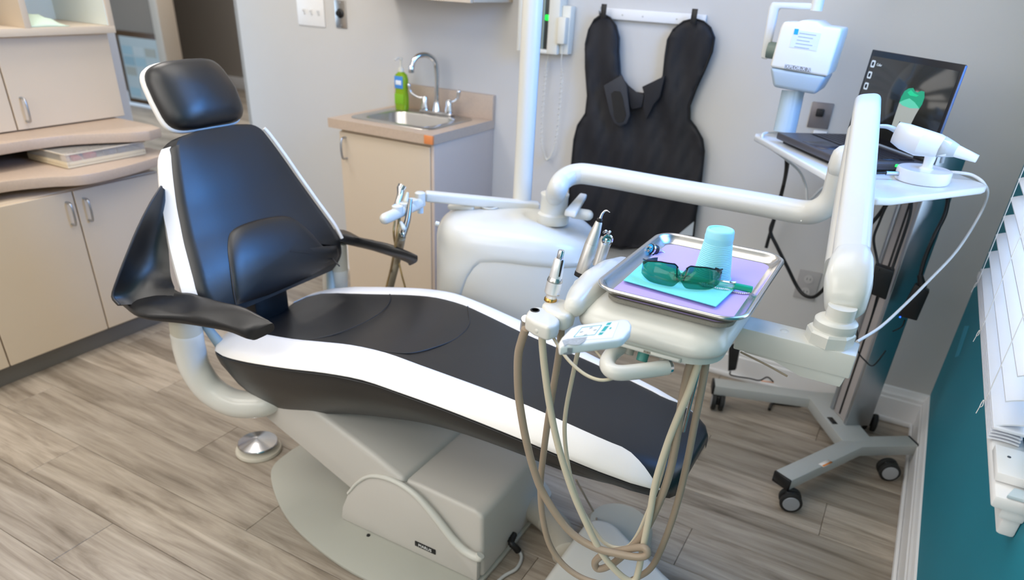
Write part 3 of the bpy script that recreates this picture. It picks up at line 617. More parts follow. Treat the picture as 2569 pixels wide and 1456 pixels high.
# laptop
lp = thing('laptop', 'open black laptop with green and grey tooth image on its screen', 'laptop', (-.15, 2.2, 1.05))
A0 = V((-.368, 2.325, 1.078)); Ld, Lw = .232, .385
MB = frame(A0, LD, LP)
lm = mat('laptop_grey', '4a484c', .42); lmk = mat('laptop_black', '17171a', .35)
build('base', *xf(boxg((0, 0, -.019), (Lw, Ld, 0), .004, 2), MB), lm, lp)
build('feet_strip', *xf(boxg((.02, .015, -.028), (Lw - .02, .03, -.0195)), MB), lmk, lp)
build('feet_strip', *xf(boxg((.02, Ld - .03, -.028), (Lw - .02, Ld - .015, -.0195)), MB), lmk, lp)
kd = build('keyboard_deck', *xf(boxg((.02, .098, 0), (Lw - .03, Ld - .022, .0006)), MB), lmk, lp)
kg = []
for r in range(6):
    n_ = 17; kw = (Lw - .058) / n_
    for c in range(n_):
        if r == 0 and 4 < c < 10:
            if c == 5: kg.append(boxg((.024 + c * kw, .102 + r * .0175, .0006), (.024 + (c + 5) * kw - .002, .117 + r * .0175, .0022)))
            continue
        kg.append(boxg((.024 + c * kw, .102 + r * .0175, .0006), (.024 + (c + 1) * kw - .002, .117 + r * .0175, .0022)))
kk = build('keys', *xf(merge(kg), MB), mat('key_dark', '2b2a30', .45), kd, smooth=False); kk['kind'] = 'stuff'
build('touchpad', *xf(boxg((.13, .012, 0), (.235, .088, .0005)), MB), mat('touchpad_grey', '3c3a3f', .3), lp)
build('speaker_slot', *xf(boxg((Lw - .024, .10, 0), (Lw - .018, .20, .0006)), MB), lmk, lp)
build('sticker', *xf(boxg((Lw - .050, .020, 0), (Lw - .028, .034, .0004)), MB), mat('sticker_green', 'a3cf3b', .5), lp)
build('sticker', *xf(boxg((Lw - .032, .008, .0004), (Lw - .010, .020, .0006)), MB), mat('sticker_blue', '3766c9', .5), lp)
build('power_light', *xf(boxg((Lw - .001, .135, -.010), (Lw + .0012, .144, -.004)), MB), mat('led_green', '18e04a', .3, emit=3), lp)
for i in range(10): build('vent_slot', *xf(boxg((Lw - .001, .155 + i * .006, -.012), (Lw + .0008, .158 + i * .006, -.003)), MB), lmk, lp)
lean = rad(2.5); up = LP * math.sin(lean) + V((0, 0, math.cos(lean)))
MS = frame(A0 + LP * (Ld - .004) + V((0, 0, .004)), LD, up)   # X along hinge, Y up screen, Z outwards (towards user = -SP?) 
zs = -1 if MS.to_3x3().col[2].dot(LP) > 0 else 1
def sbox(x0, x1, y0, y1, z0, z1, bv=0): return xf(boxg((x0, y0, min(z0 * zs, z1 * zs)), (x1, y1, max(z0 * zs, z1 * zs)), bv), MS)
scr = build('screen_lid', *sbox(0, Lw, 0, .232, -.006, 0, .002), lmk, lp)
build('lid_edge', *sbox(Lw, Lw + .0012, .004, .230, -.0065, -.0005), mat('edge_blue', '5a6f95', .3), lp)
build('hinge', *sbox(.02, .06, -.008, .006, -.010, .004, .003), M['black'], lp); build('hinge', *sbox(Lw - .06, Lw - .02, -.008, .006, -.010, .004, .003), M['black'], lp)
dsp = build('display', *sbox(.010, Lw - .010, .016, .216, 0, .0006), mat('display_dark', '20211f', .16, emit=.35), lp)
def spoly(name, pts, h, m, par): return prism(name, [MS @ V((x, y, zs * h)) for x, y in pts], MS.to_3x3() @ V((0, 0, zs * .0004)), m, par)
tg, tl, tw = mat('tooth_green', '1f8f6d', .3, emit=.45), mat('tooth_light', '4fae94', .3, emit=.6), mat('tooth_grey', '8f9490', .3, emit=.55)
MSi = MS.inverted()
def spx(l):   # picture of the tooth drawn in screen coordinates
    o = []
    for u, v in l:
        d = MSi.to_3x3() @ (RC.transposed() @ V(((u - CX) / FPX, (v - CY) / FPX, 1))); c = MSi @ V((0, 0, CH)); p = c - d * (c.z / d.z); o.append((p.x, p.y))
    return o
spoly('tooth_crown', spx([(2257, 258), (2262, 243), (2270, 229), (2281, 222), (2292, 221), (2296, 229), (2303, 232), (2312, 228), (2320, 230), (2320, 245), (2314, 262), (2307, 273), (2280, 262)]), .0008, tg, dsp)
spoly('tooth_root', spx([(2257, 258), (2307, 273), (2296, 292), (2283, 318), (2274, 330), (2262, 328), (2266, 312), (2258, 304), (2248, 326), (2236, 322), (2248, 285)]), .0010, tw, dsp)
spoly('tooth_core', spx([(2257, 257), (2270, 251), (2283, 247), (2296, 257), (2307, 272), (2285, 272), (2265, 265)]), .0013, tl, dsp)
spoly('tooth_fissure', spx([(2278, 232), (2287, 226), (2294, 234), (2306, 240), (2300, 243), (2284, 240)]), .0013, mat('tooth_bright', '19a878', .3, emit=.7), dsp)
ic_ = mat('icon_grey', 'a9b4bd', .3, emit=.7)
for i, yy in enumerate((.196, .166, .136)):
    oi_ = spoly('screen_icon', [(x, y) for x, y in rrect(.026, yy, .0095, .0095, .004, 3)], .0010, ic_, dsp)
    spoly('icon_glyph', [(x, y) for x, y in rrect(.026, yy, .0045, .005, .002, 3)], .0015, lmk, oi_)
text('screen_text', 'Color', .010, MS @ Matrix.Translation((.056, .196, zs * .0012)) @ (Matrix.Rotation(PI, 4, 'Y') if zs < 0 else Matrix()), ic_, dsp)
text('screen_text', 'PLANMECA', .006, MS @ Matrix.Translation((.352, .030, zs * .0012)) @ (Matrix.Rotation(PI, 4, 'Y') if zs < 0 else Matrix()), ic_, dsp)
# scanner dock + wand
pk = thing('scanner_dock', 'round white scanner dock with short post on the cart shelf', 'dock', (.045, 2.135, 1.049))
pc = on(2311, 453, z=1.05); wm = mat('scanner_white', 'eef0f3', .25, coat=.3)
lathe('puck', [(.001, 0), (.060, 0), (.062, .002), (.063, .005), (.0635, .026), (.062, .030), (.060, .031), (.001, .0315)], (pc.x, pc.y, 1.0487), wm, pk, seg=48, auto=25)
lathe('puck_foot', [(.059, -.0), (.059, .0008)], (pc.x, pc.y, 1.0482), M['rubber'], pk, seg=32)
lathe('post', [(.018, 0), (.013, .004), (.0115, .012), (.014, .035), (.019, .055)], (pc.x + .003, pc.y, 1.080), wm, pk, seg=24)
jd = V((-.8, -.45, 0)).normalized()
tube('jack_plug', [V((pc.x, pc.y, 1.064)) + jd * .062, V((pc.x, pc.y, 1.064)) + jd * .095], .0055, M['alum'], pk, smooth=False)
tube('jack_cable', [V((pc.x, pc.y, 1.064)) + jd * .095, V((pc.x, pc.y, 1.062)) + jd * .15, V((pc.x - .15, pc.y - .0, 1.060))], .003, M['black'], pk, seg=8)
wd = thing('intraoral_scanner', 'white handheld intraoral scanner resting on its round dock', 'scanner', (.03, 2.0, 1.13))
wp = [on(2247, 332, z=1.168), on(2270, 343, z=1.165), on(2310, 358, z=1.160), on(2350, 366, z=1.156), on(2383, 374, z=1.150)]
wr = [(.019, .024), (.024, .029), (.027, .030), (.024, .026), (.016, .018)]
Tw = (wp[-1] - wp[0]).normalized(); Uw = V((0, 0, 1)); Sw = Tw.cross(Uw).normalized(); Uw = Sw.cross(Tw)
def ering(c, a, b, n=24, pw=1): return [c + Sw * a * math.copysign(abs(math.cos(t)) ** pw, math.cos(t)) + Uw * b * math.copysign(abs(math.sin(t)) ** pw, math.sin(t)) for t in [2 * PI * i / n for i in range(n)]]
build('body', *loftg([ering(p, a, b, pw=.85) for p, (a, b) in zip(wp, wr)]), wm, wd, auto=50)
build('nose_ring', *loftg([ering(wp[3].lerp(wp[4], .35), .0225, .0243), ering(wp[4], .0168, .0188), ering(wp[4] + Tw * .014, .0135, .0145)]), mat('scanner_grey', 'ccd6df', .3), wd)
tp0, tp1 = wp[4] + Tw * .012, on(2452, 399, z=1.128)
build('tip', *loftg([ering(tp0, .0125, .0140), ering(tp0.lerp(tp1, .6), .0105, .0110), ering(tp1, .0095, .0085, pw=.6)]), wm, wd, auto=50)
build('tail_opening', *loftg([ering(wp[0] - Tw * .0006, .013, .015), ering(wp[0] - Tw * .0016, .013, .015)]), mat('opening_grey', '9a9793', .5), wd)
tube('cable_boot', [wp[0] + Uw * .004, wp[0] - Tw * .025 + Uw * .006, wp[0] - Tw * .06 - Uw * .004], [.0065, .005, .0035], mat('boot_blue', 'c3d3df', .4), wd)
cbl = tube('scanner_cable', [on(2385, 432, z=1.062), on(2410, 434, z=1.064), on(2440, 440, z=1.06), on(2468, 460, z=1.045), on(2477, 490, z=1.0), on(2455, 545, z=.93), on(2400, 630, z=.86), on(2330, 705, z=.80), on(2270, 765, z=.76), on(2210, 820, z=.74), on(2150, 858, z=.74)], .0038, M['cable'], None, seg=10, k=8)
tag(cbl, 'long white cable drooping from the round scanner dock over the shelf end', 'cable')
# cables under and around the shelf
c1 = tube('thin_cable', [on(1960, 333, z=1.052), on(1925, 333, z=1.056), on(1912, 342, z=1.053), on(1925, 365, z=1.02), on(1965, 395, z=.98), on(2005, 430, z=.92), on(2022, 470, z=.86), on(2027, 505, z=.82), on(2060, 475, z=.84), on(2095, 448, z=.88), on(2140, 420, z=.93)], .0042, M['cable'], None, seg=8)
tag(c1, 'thin white cable looping below the left edge of the white shelf', 'cable')
c2 = tube('hanging_cable', [on(1973, 388, y=2.5), on(1972, 430, y=2.55), on(1960, 490, y=2.65), on(1940, 560, y=2.70), on(1928, 600, y=2.72), on(1922, 622, y=2.72)], .0065, M['black'], None, seg=8)
tag(c2, 'black cord hanging from the shelf corner beside the x-ray head', 'cable')
c3 = tube('hanging_cable', [on(1979, 390, y=2.52), on(1968, 455, y=2.60), on(1945, 540, y=2.66), on(1933, 580, y=2.66), on(1950, 620, y=2.66), on(1975, 670, y=2.66), on(2000, 720, y=2.66), on(2020, 742, y=2.64), on(2045, 744, y=2.62), on(2075, 715, y=2.60), on(2110, 660, y=2.58), on(2160, 590, y=2.56), on(2200, 545, y=2.55), on(2225, 510, y=2.54)], .0065, M['black'], None, seg=8)
tag(c3, 'black cord swagging low past the wall outlet towards the cart column', 'cable')
bt = thing('power_adapter', 'black power brick with blue light hanging right of the cart column', 'power adapter', (.25, 2.42, .55))
yb_ = 2.38
br = [on(2296, 715, y=yb_), on(2332, 733, y=yb_), on(2300, 806, y=yb_), on(2253, 794, y=yb_)]
prism('brick', br, (0, .03, 0), M['black'], bt, bev=.003)
bl = on(2258, 796, y=yb_ - .001); box('light', (bl.x - .002, yb_ - .001, bl.z - .002), (bl.x + .002, yb_ + .001, bl.z + .002), mat('led_blue', '2458ff', .3, emit=4), bt, bev=0)
tube('plug', [on(2314, 722, y=yb_ + .012), on(2308, 690, y=yb_ + .012)], [.013, .008], M['black'], bt, smooth=False)
tube('lead', [on(2308, 695, y=yb_ + .012), on(2320, 650, y=yb_ + .02), on(2345, 590, y=yb_ + .03), on(2370, 540, y=yb_ + .05), on(2378, 500, y=yb_ + .05), on(2374, 485, y=yb_ + .04)], .0062, M['black'], bt, seg=8)
tube('low_lead', [on(2270, 804, y=yb_ + .012), on(2262, 820, y=yb_ + .03), on(2240, 832, y=yb_ + .05)], .0025, M['black'], bt, seg=6)
b2 = thing('cable_box', 'black cable box clipped to the front of the cart column', 'cable box', (.02, 2.4, .7))
prism('housing', [on(2195, 665, y=2.40), on(2244, 681, y=2.40), on(2222, 754, y=2.40), on(2182, 738, y=2.40)], (.0, .035, 0), M['black'], b2, bev=.004)
tube('lead', [on(2205, 680, y=2.40), on(2200, 650, y=2.42), on(2192, 600, y=2.42), on(2205, 560, y=2.42), on(2220, 525, y=2.42), on(2232, 505, y=2.42)], .004, M['black'], b2, seg=8)
tube('lead', [on(2235, 684, y=2.41), on(2250, 640, y=2.42), on(2280, 550, y=2.43), on(2288, 500, y=2.43)], .0045, M['black'], b2, seg=8)
tube('lead', [on(2200, 745, y=2.40), on(2188, 790, y=2.41), on(2170, 850, y=2.42)], .003, M['black'], b2, seg=8)
c4 = tube('column_cable', [on(2130, 800, y=2.41), on(2150, 830, y=2.40), on(2152, 880, y=2.39), on(2170, 905, y=2.38), on(2190, 918, y=2.37), on(2215, 890, y=2.37), on(2222, 880, y=2.38)], .0025, M['black'], None, seg=6)
tag(c4, 'thin black cord looped around the middle of the cart column', 'cable')
c5 = thing('floor_adapter', 'long black adapter standing on the rear cart leg by the baseboard', 'power adapter', (-.36, 2.56, .103))
prism('stick', [on(1828, 866, y=2.58), on(1857, 868, y=2.58), on(1845, 930, y=2.58), on(1826, 932, y=2.58)], (0, .02, 0), M['black'], c5, bev=.003)
tube('lead', [on(1832, 932, y=2.585), on(1835, 942, y=2.57), on(1880, 950, y=2.56), on(1905, 955, y=2.56), on(1925, 947, y=2.58), on(1940, 958, y=2.59)], .003, M['black'], c5, seg=6)
c6 = tube('floor_cable', [on(1930, 1028, z=.006), on(1938, 1012, z=.008), on(1965, 1014, z=.006), on(2010, 1018, z=.006)], .006, M['black'], None, seg=8); tag(c6, 'short black cord lying on the floor under the cart', 'cable')

# ================================================================ DENTAL CHAIR
YC = 1.39
ch = thing('dental_chair', 'reclining dental chair in black and white leatherette on a grey base', 'chair', (-1.0, YC, 0))
XS = [-1.60, -1.58, -1.54, -1.48, -1.4, -1.3, -1.2, -1.1, -1.0, -.9, -.8, -.7, -.6, -.5, -.4, -.33, -.28, -.25, -.235]
T = {  # x: hp, zp, ho, zo, zb, hb
 -1.60: (.10, .500, .17, .485, .455, .10), -1.58: (.14, .512, .225, .497, .425, .15), -1.54: (.165, .525, .262, .507, .36, .18), -1.48: (.176, .538, .285, .520, .31, .19),
 -1.4: (.182, .554, .297, .535, .303, .19), -1.3: (.19, .574, .303, .555, .330, .19), -1.2: (.192, .596, .302, .574, .365, .19), -1.1: (.188, .614, .290, .589, .398, .19),
 -1.0: (.18, .619, .270, .592, .424, .19), -.9: (.17, .610, .258, .585, .447, .19), -.8: (.158, .599, .246, .576, .458, .188), -.7: (.15, .590, .234, .564, .461, .186),
 -.6: (.146, .580, .222, .550, .459, .184), -.5: (.142, .566, .210, .535, .455, .182), -.4: (.136, .551, .198, .520, .458, .175), -.33: (.126, .540, .183, .508, .463, .165), -.28: (.112, .531, .163, .498, .470, .148), -.25: (.095, .522, .138, .490, .477, .125), -.235: (.075, .510, .105, .487, .482, .095)}
def dish(x): return interp([-1.6, -1.45, -1.25, -1.0, -.8, -.2], [.012, .020, .022, .008, .002, -.004], x)
def seat_sec(x):
    hp, zp, ho, zo, zb, hb = T[x]; D = dish(x); half = []
    for t in (0, .3, .55, .75, .9, 1): half.append((hp * t, zp - D * (1 - t ** 2.2) + (.0 if t else 0)))
    for t in (.25, .5, .75, .92): half.append((hp + (ho - hp) * t, zp + (zo - zp) * t + .007 * math.sin(PI * t)))
    half += [(ho, zo - .004), (ho + .001, zo - .016), (ho - .002, zo - .03)]
    for t in (.25, .5, .75, .92): half.append((ho - .002 + (hb - ho) * t ** 1.6, zo - .03 + (zb + .012 - zo + .03) * t))
    half += [(hb - .008, zb + .003), (hb - .025, zb), (hb * .5, zb), (0, zb)]
    return half
secs = [seat_sec(x) for x in XS]
def full(x, h): return [(x, YC - a, b) for a, b in h] + [(x, YC + a, b) for a, b in h[-2:0:-1]]
def interp_secs(sub=3):
    xs, S = [], []
    for i in range(len(XS) - 1):
        for k in range(sub):
            t = k / sub; g = lambda j: secs[max(0, min(len(XS) - 1, j))]
            m_ = []
            for q_ in range(len(secs[0])):
                a, b, c, d_ = g(i - 1)[q_], g(i)[q_], g(i + 1)[q_], g(i + 2)[q_]
                m_.append(tuple(.5 * (2 * b[r] + (c[r] - a[r]) * t + (2 * a[r] - 5 * b[r] + 4 * c[r] - d_[r]) * t * t + (3 * b[r] - a[r] - 3 * c[r] + d_[r]) * t ** 3) if 2 < i < 14 else b[r] * (1 - t) + c[r] * t for r in (0, 1)))
            xs.append(XS[i] * (1 - t) + XS[i + 1] * t); S.append(m_)
    xs.append(XS[-1]); S.append(secs[-1]); return xs, S
SXs, SSs = interp_secs()
build('seat_cushion', *loftg([full(x, h) for x, h in zip(SXs, SSs)]), M['leather'], ch, auto=60)
def band(side):
    rows = []; top = []
    for x, h in zip(SXs, SSs):
        if x < -1.601 or x > -.262: continue
        t = max(0, min(1, (x + .375) / .105)); k0 = h[5]; k1 = h[10]
        arc = [h[5], h[6], h[7], h[8], h[9], h[10], (h[10][0] + .0008, h[10][1] - .004)]; cl = [0]
        for p_, q_ in zip(arc, arc[1:]): cl.append(cl[-1] + math.hypot(p_[0] - q_[0], p_[1] - q_[1]))
        s0 = cl[-1] * .96 * t ** 1.6; pts = []
        for k in range(9):
            s_ = s0 + (cl[-1] - s0) * k / 8; pts.append((interp(cl, [p[0] for p in arc], s_), interp(cl, [p[1] for p in arc], s_)))
        rows.append([(x, YC + side * (a + .0012), b + .0022) for a, b in pts] + [(x, YC + side * (a - .003), b - .004) for a, b in pts[::-1]])
    return build('side_band', *loftg(rows), M['white_l'], ch, auto=60, label='white leatherette side band')
band(-1); band(1)
def surfz(x, yy):
    i = min(range(len(SXs)), key=lambda k: abs(SXs[k] - x)); h = SSs[i]; a = abs(yy - YC)
    return interp([p[0] for p in h[:11]], [p[1] for p in h[:11]], a)
seamm = mat('seam_thread', '2a2a2b', .5)
def seam(name, pts, side=None):
    P = [(x, y, surfz(x, y) + .0008) for x, y in pts]; return tube(name, P, .0016, seamm, ch, seg=6)
seam('seam_piping', [(-1.285, YC - .188), (-1.235, YC - .12), (-1.215, YC - .03), (-1.215, YC + .06), (-1.24, YC + .14), (-1.275, YC + .188)])
seam('seam_piping', [(-1.02, YC - .178), (-.955, YC - .14), (-.925, YC - .06), (-.915, YC + .02), (-.93, YC + .10), (-.985, YC + .178)])
for s in (-1, 1):
    tube('skirt_seam', [(x, YC + s * (h[11][0] + .0005), h[11][1] + .003) for x, h in list(zip(SXs, SSs))[4:-6:3]], .0022, seamm, ch, seg=6)
# backrest
Bz = [.60, .615, .64, .68, .72, .76, .80, .84, .88, .92, .96, 1.0, 1.02, 1.035, 1.042]
Bx = [-1.515, -1.519, -1.524, -1.538, -1.555, -1.577, -1.600, -1.620, -1.640, -1.657, -1.674, -1.691, -1.700, -1.707, -1.711]
Bh = [.20, .232, .258, .268, .260, .248, .235, .221, .207, .192, .176, .158, .146, .120, .07]
Bt = [.02, .045, .06, .068, .07, .072, .072, .07, .07, .068, .066, .06, .05, .035, .015]
nB = V((.91, 0, .41))
def crown(z): return interp([.6, .68, .78, .9, .98, 1.042], [.008, .012, .009, .014, .010, .0], z)
def back_sec(i, part):
    c = V((Bx[i], YC, Bz[i])); h = Bh[i]; t = Bt[i]
    lum = .014 * math.exp(-((Bz[i] - .74) / .10) ** 2)
    P = lambda y, n: c + V((0, y, 0)) + nB * n
    dm = crown(Bz[i]); fr = [P(h * a, (dm + lum) * (1 - a * a) + .002 * math.exp(-((abs(a) - .7) / .16) ** 2)) for a in (-1, -.92, -.8, -.6, -.4, -.2, 0, .2, .4, .6, .8, .92, 1)]
    wb = .030 * min(1, t / .06)
    side = [P(h + .010 * min(1, t / .05), -.018), P(h + wb, -.62 * t), P(h + wb - .006, -.85 * t)]
    bk = [P(h * .8, -1.1 * t), P(0, -1.25 * t), P(-h * .8, -1.1 * t)]
    side2 = [P(-(h + wb - .006), -.85 * t), P(-(h + wb), -.62 * t), P(-(h + .010 * min(1, t / .05)), -.018)]
    if part == 'body': return fr + side + bk + side2
    s = part; a = [P(s * (h + .001), -.008), P(s * (h + .010 * min(1, t / .05) + .002), -.018), P(s * (h + wb + .002), -.62 * t), P(s * (h + wb - .004), -.86 * t)]
    return a + [p - V((0, s * .006, 0)) for p in a[::-1]]
def dens(secs_, k=3):
    n_ = len(secs_[0]); cols = [crom([s[j] for s in secs_], k) for j in range(n_)]; return [[cols[j][i] for j in range(n_)] for i in range(len(cols[0]))]
build('backrest', *loftg(dens([back_sec(i, 'body') for i in range(len(Bz))])), M['leather'], ch, auto=60)
for s in (-1, 1): build('back_side_band', *loftg(dens([back_sec(i, s) for i in range(2, 13)])), M['white_l'], ch, auto=50, label='white leatherette side band')
tube('white_piping', [V((Bx[i], YC + Bh[i] + .012, Bz[i])) + nB * .001 for i in range(3, 13)], .0055, M['white_l'], ch, seg=10, label='white piping along far edge')
def bsurf(y, z):
    x = interp(Bz, Bx, z); h = interp(Bz, Bh, z); a = (y - YC) / h; lum = .014 * math.exp(-((z - .74) / .10) ** 2)
    return V((x, y, z)) + nB * ((crown(z) + lum) * (1 - a * a) + .002 * math.exp(-((abs(a) - .7) / .16) ** 2) + .001)
# lumbar pad with its own piping
TB = bvh([o for o in ch.children if o.name.startswith('backrest')][0])
lpx = [(592, 768), (586, 735), (580, 690), (575, 640), (577, 602), (590, 582), (620, 568), (665, 556), (712, 549), (740, 556), (775, 584), (805, 618), (832, 648), (850, 668)]
Lh = [hit(TB, u, v) for u, v in lpx]
tube('piping', [p + nB * .002 for p in Lh], .0022, mat('piping_black', '3a3a3d', .45), ch, seg=8)
Lc = crom([V((p.y - YC, p.z, 0)) for p in Lh], 3) + [V((.245, .665, 0)), V((.243, .635, 0)), V((.22, .618, 0)), V((.1, .610, 0)), V((0, .608, 0)), V((-.08, .608, 0))]
ctr = V((.02, .70, 0)); rings = []
for s_, off in ((1, .0005), (.975, .005), (.93, .0085), (.8, .011), (.5, .013), (.05, .013)):
    rings.append([bsurf(YC + (ctr + (p - ctr) * s_).x, (ctr + (p - ctr) * s_).y) + nB * off for p in Lc])
build('lumbar_pad', *loftg(rings), M['leather'], ch, auto=80)
# headrest
hd = V((-.423, 0, .906)).normalized(); hn = V((.906, 0, .423)); hc = V((-1.757, YC, 1.128))
def hring(s, off, back=False):
    out = []
    for i in range(40):
        a = 2 * PI * i / 40; cx_, sy_ = math.cos(a), math.sin(a); e = .42
        X = math.copysign(abs(cx_) ** e, cx_); Y = math.copysign(abs(sy_) ** e, sy_)
        wdt = .131 - (.024 if X > 0 else 0) * max(0, Y) - .004 * max(0, -Y); hgt = .090
        bend = -.018 * (X * s) ** 2
        out.append(hc + V((0, X * wdt * s, 0)) + hd * (Y * hgt * s) + hn * (off + bend))
    return out
build('headrest_pad', *loftg([hring(.2, -.03), hring(.9, -.028), hring(.985, -.018), hring(1, -.006), hring(.985, .008), hring(.93, .02), hring(.8, .030), hring(.55, .037), hring(.25, .039), hring(.02, .040)]), M['leather'], ch, auto=80)
build('headrest_back', *loftg([hring(.3, -.040), hring(.95, -.036), hring(1.035, -.024), hring(1.04, -.014), hring(1.0, -.010), hring(.5, -.010)]), M['white_l'], ch, auto=80)
tube('headrest_bar', [V((-1.79, YC, 1.09)), V((-1.775, YC, 1.04)), V((-1.77, YC, .95))], .016, M['chrome'], ch, smooth=False)
# armrests: mirrored pair
def mir(p, s): return V((p.x, YC + (p.y - YC) * (-s), p.z))
def armrest(s):
    st_ = [((300, 757), (436, 724), .645, .668, .012), ((349, 786), (452, 733), .65, .672, .020), ((448, 797), (485, 742), .652, .678, .022), ((497, 804), (522, 751), .655, .684, .022), ((566, 817), (611, 774), .657, .686, .021), ((610, 835), (660, 798), .650, .682, .019), ((630, 842), (688, 815), .643, .676, .016)]
    rings = []
    for (n1, f1, zn, zf, th) in st_:
        a = on(*n1, z=zn - .002); b = on(*f1, z=zf); mid = (a + b) / 2; hw = (b - a) / 2; up_ = V((0, 0, 1))
        ring = []
        for i in range(20):
            t = 2 * PI * i / 20; cx_, sy_ = math.cos(t), math.sin(t)
            th = th * .985; X = math.copysign(abs(cx_) ** .5, cx_); Y = math.copysign(abs(sy_) ** .62, sy_)
            ring.append(mir(mid - V((0, 0, th * .4)) + hw * X + up_ * (Y * th + (.004 * math.sin(3 * t + len(rings) * 2.6) if Y > 0 and 0 < len(rings) < 5 else 0)), s))
        rings.append(ring)
    rings = dens(rings, 4)
    pad_ = build('armrest_pad', *loftg(rings), M['leather'], ch, auto=60)
    # wing joining arm to back
    W = [((405, 468), 1.165, (414, 476), 1.175), ((378, 510), 1.11, (418, 560), 1.15), ((345, 575), 1.06, (424, 640), 1.13), ((318, 640), 1.02, (428, 690), 1.11), ((295, 700), .99, (434, 712), 1.09), ((283, 742), .975, (438, 726), 1.075), ((300, 765), .975, (432, 760), 1.055)]
    rows = []
    for r_, (o_, yo, i_, yi) in enumerate(W):
        a = on(*o_, y=yo); b = on(*i_, y=yi); row_ = []
        for k in range(9):
            t = k / 8; p = a.lerp(b, t); p = p + V((-.9, .25, -.35)) * (.03 * math.sin(PI * t) * min(1, r_ / 2)); row_.append(mir(p, s))
        rows.append(row_)
    if s > 0: rows = rows[4:]
    rows = dens(rows, 3); off = V((-.010, 0, -.006))
    g = [r + [p + off for p in r[::-1]] for r in rows]
    if s < 0:
      wg = build('armrest_wing', *loftg(g), M['leather'], ch, auto=60)
      tube('piping', [r[0] for r in rows], .0032, mat('piping_black', '3a3a3d', .45), wg, seg=8, smooth=False)
    y0 = 1.09
    tube('arm_post_cap', [mir(V((-1.585, y0, .652)), s), mir(V((-1.592, y0, .60)), s), mir(V((-1.596, y0, .552)), s)], [.036, .040, .042], M['beigep'], ch, seg=24)
    tube('arm_support', [mir(V(p), s) for p in ((-1.596, y0, .556), (-1.60, y0 + .002, .50), (-1.595, y0 + .006, .435), (-1.565, y0 + .02, .37), (-1.505, y0 + .045, .335), (-1.44, y0 + .085, .335), (-1.42, y0 + .13, .345))], [.043, .043, .042, .042, .041, .039, .036], M['enamel'], ch, seg=24, rnd=True)
    tube('inner_strut', [mir(V(p), s) for p in ((-1.575, y0 + .05, .56), (-1.555, y0 + .07, .50), (-1.53, y0 + .09, .45))], [.012, .016, .02], mat('strut_bluegrey', '9fb0b4', .35), ch, seg=14, rnd=True)
armrest(-1); armrest(1)
box('back_hinge', (-1.66, YC - .07, .44), (-1.58, YC + .07, .64), M['black'], ch, bev=.02)
# lift arm, base housing, plate
prism('lift_arm', [(-1.52, 1.19, .315), (-1.50, 1.19, .288), (-1.14, 1.19, .135), (-.98, 1.19, .10), (-.94, 1.19, .255), (-1.05, 1.19, .30), (-1.30, 1.19, .39), (-1.46, 1.19, .40)], (0, .39, 0), M['greyw'], ch, bev=.018, seg=4)
for u, v in ((835, 1062), (1001, 1150), (1070, 1088)): 
    p = on(u, v, y=1.32); 
prism('base_housing', [(-1.09, 1.205, .012), (-1.09, 1.205, .16), (-1.03, 1.205, .225), (-.98, 1.205, .244), (-.90, 1.205, .247), (-.72, 1.205, .238), (-.70, 1.205, .225), (-.693, 1.205, .012)], (0, .37, 0), M['greyw'], ch, bev=.034, seg=5)
hump = [(-1.180, .012), (-1.172, .06), (-1.144, .125), (-1.105, .18), (-1.06, .222), (-1.005, .242), (-.95, .243), (-.90, .228), (-.86, .20), (-.82, .165), (-.78, .128), (-.74, .105), (-.70, .102), (-.70, .012)]
prism('side_cover', [(x, 1.185, z) for x, z in hump], (0, .022, 0), M['greyw'], ch, bev=.006, seg=2)
hr = [V((x, 1.186, z)) for x, z in hump[2:-1]]
tube('trim_rib', hr + [V((-.694, 1.19, .112))], [.004, .006, .009, .011, .012, .012], mat('rib_white', 'd6d5cd', .4), ch, seg=10)

for p in ((-1.19, 1.34, .352), (-1.02, 1.22, .276), (-1.02, 1.42, .292)): lathe('screw', [(.004, 0), (.003, .0015), (.001, .002)], p, M['steel'], ch, seg=10, axis=(.33, 0, .94))
box('badge', (-.905, 1.1825, .045), (-.835, 1.1852, .062), M['black'], ch, bev=.0008)
text('badge_text', 'MARUS', .014, frame((-.870, 1.1822, .0535), (1, 0, 0), (0, 0, 1)), M['trim'], ch)
pl_ = [(-1.555, 1.36), (-1.545, 1.275), (-1.50, 1.215), (-1.388, 1.138), (-1.271, 1.086), (-1.114, 1.049), (-.974, 1.037), (-.82, 1.05), (-.71, 1.10), (-.69, 1.19), (-.69, 1.57), (-.72, 1.66), (-.85, 1.72), (-1.114, 1.73), (-1.388, 1.64), (-1.50, 1.56), (-1.545, 1.49)]
plc = [(p.x, p.y, 0) for p in crom([V((a, b, 0)) for a, b in pl_], 4)]
prism('base_plate', plc, (0, 0, .012), M['platem'], ch, bev=.003)
lathe('plate_screw', [(.006, 0), (.005, .003), (.001, .004)], (-1.065, 1.172, .012), M['black'], ch, seg=10)
# foot control
fc = thing('foot_switch', 'round steel foot disc on a cream ring beside the chair base', 'foot switch', (-1.645, 1.30, 0))
fcx = on(648, 1118, z=.02); fx, fy = fcx.x, fcx.y
lathe('ring', [(.074, 0), (.076, .004), (.074, .012), (.066, .016), (.03, .018)], (fx, fy, 0), mat('cream_ring', 'cfc9ba', .45), fc, seg=40)
lathe('stem', [(.025, .017), (.025, .030)], (fx, fy, 0), M['black'], fc, seg=20)
lathe('disc', [(.060, .030), (.066, .032), (.064, .036), (.03, .045), (.004, .052), (.001, .052)], (fx, fy, 0), mat('spun_steel', 'cfd0d2', .2, 1), fc, seg=48, auto=25)
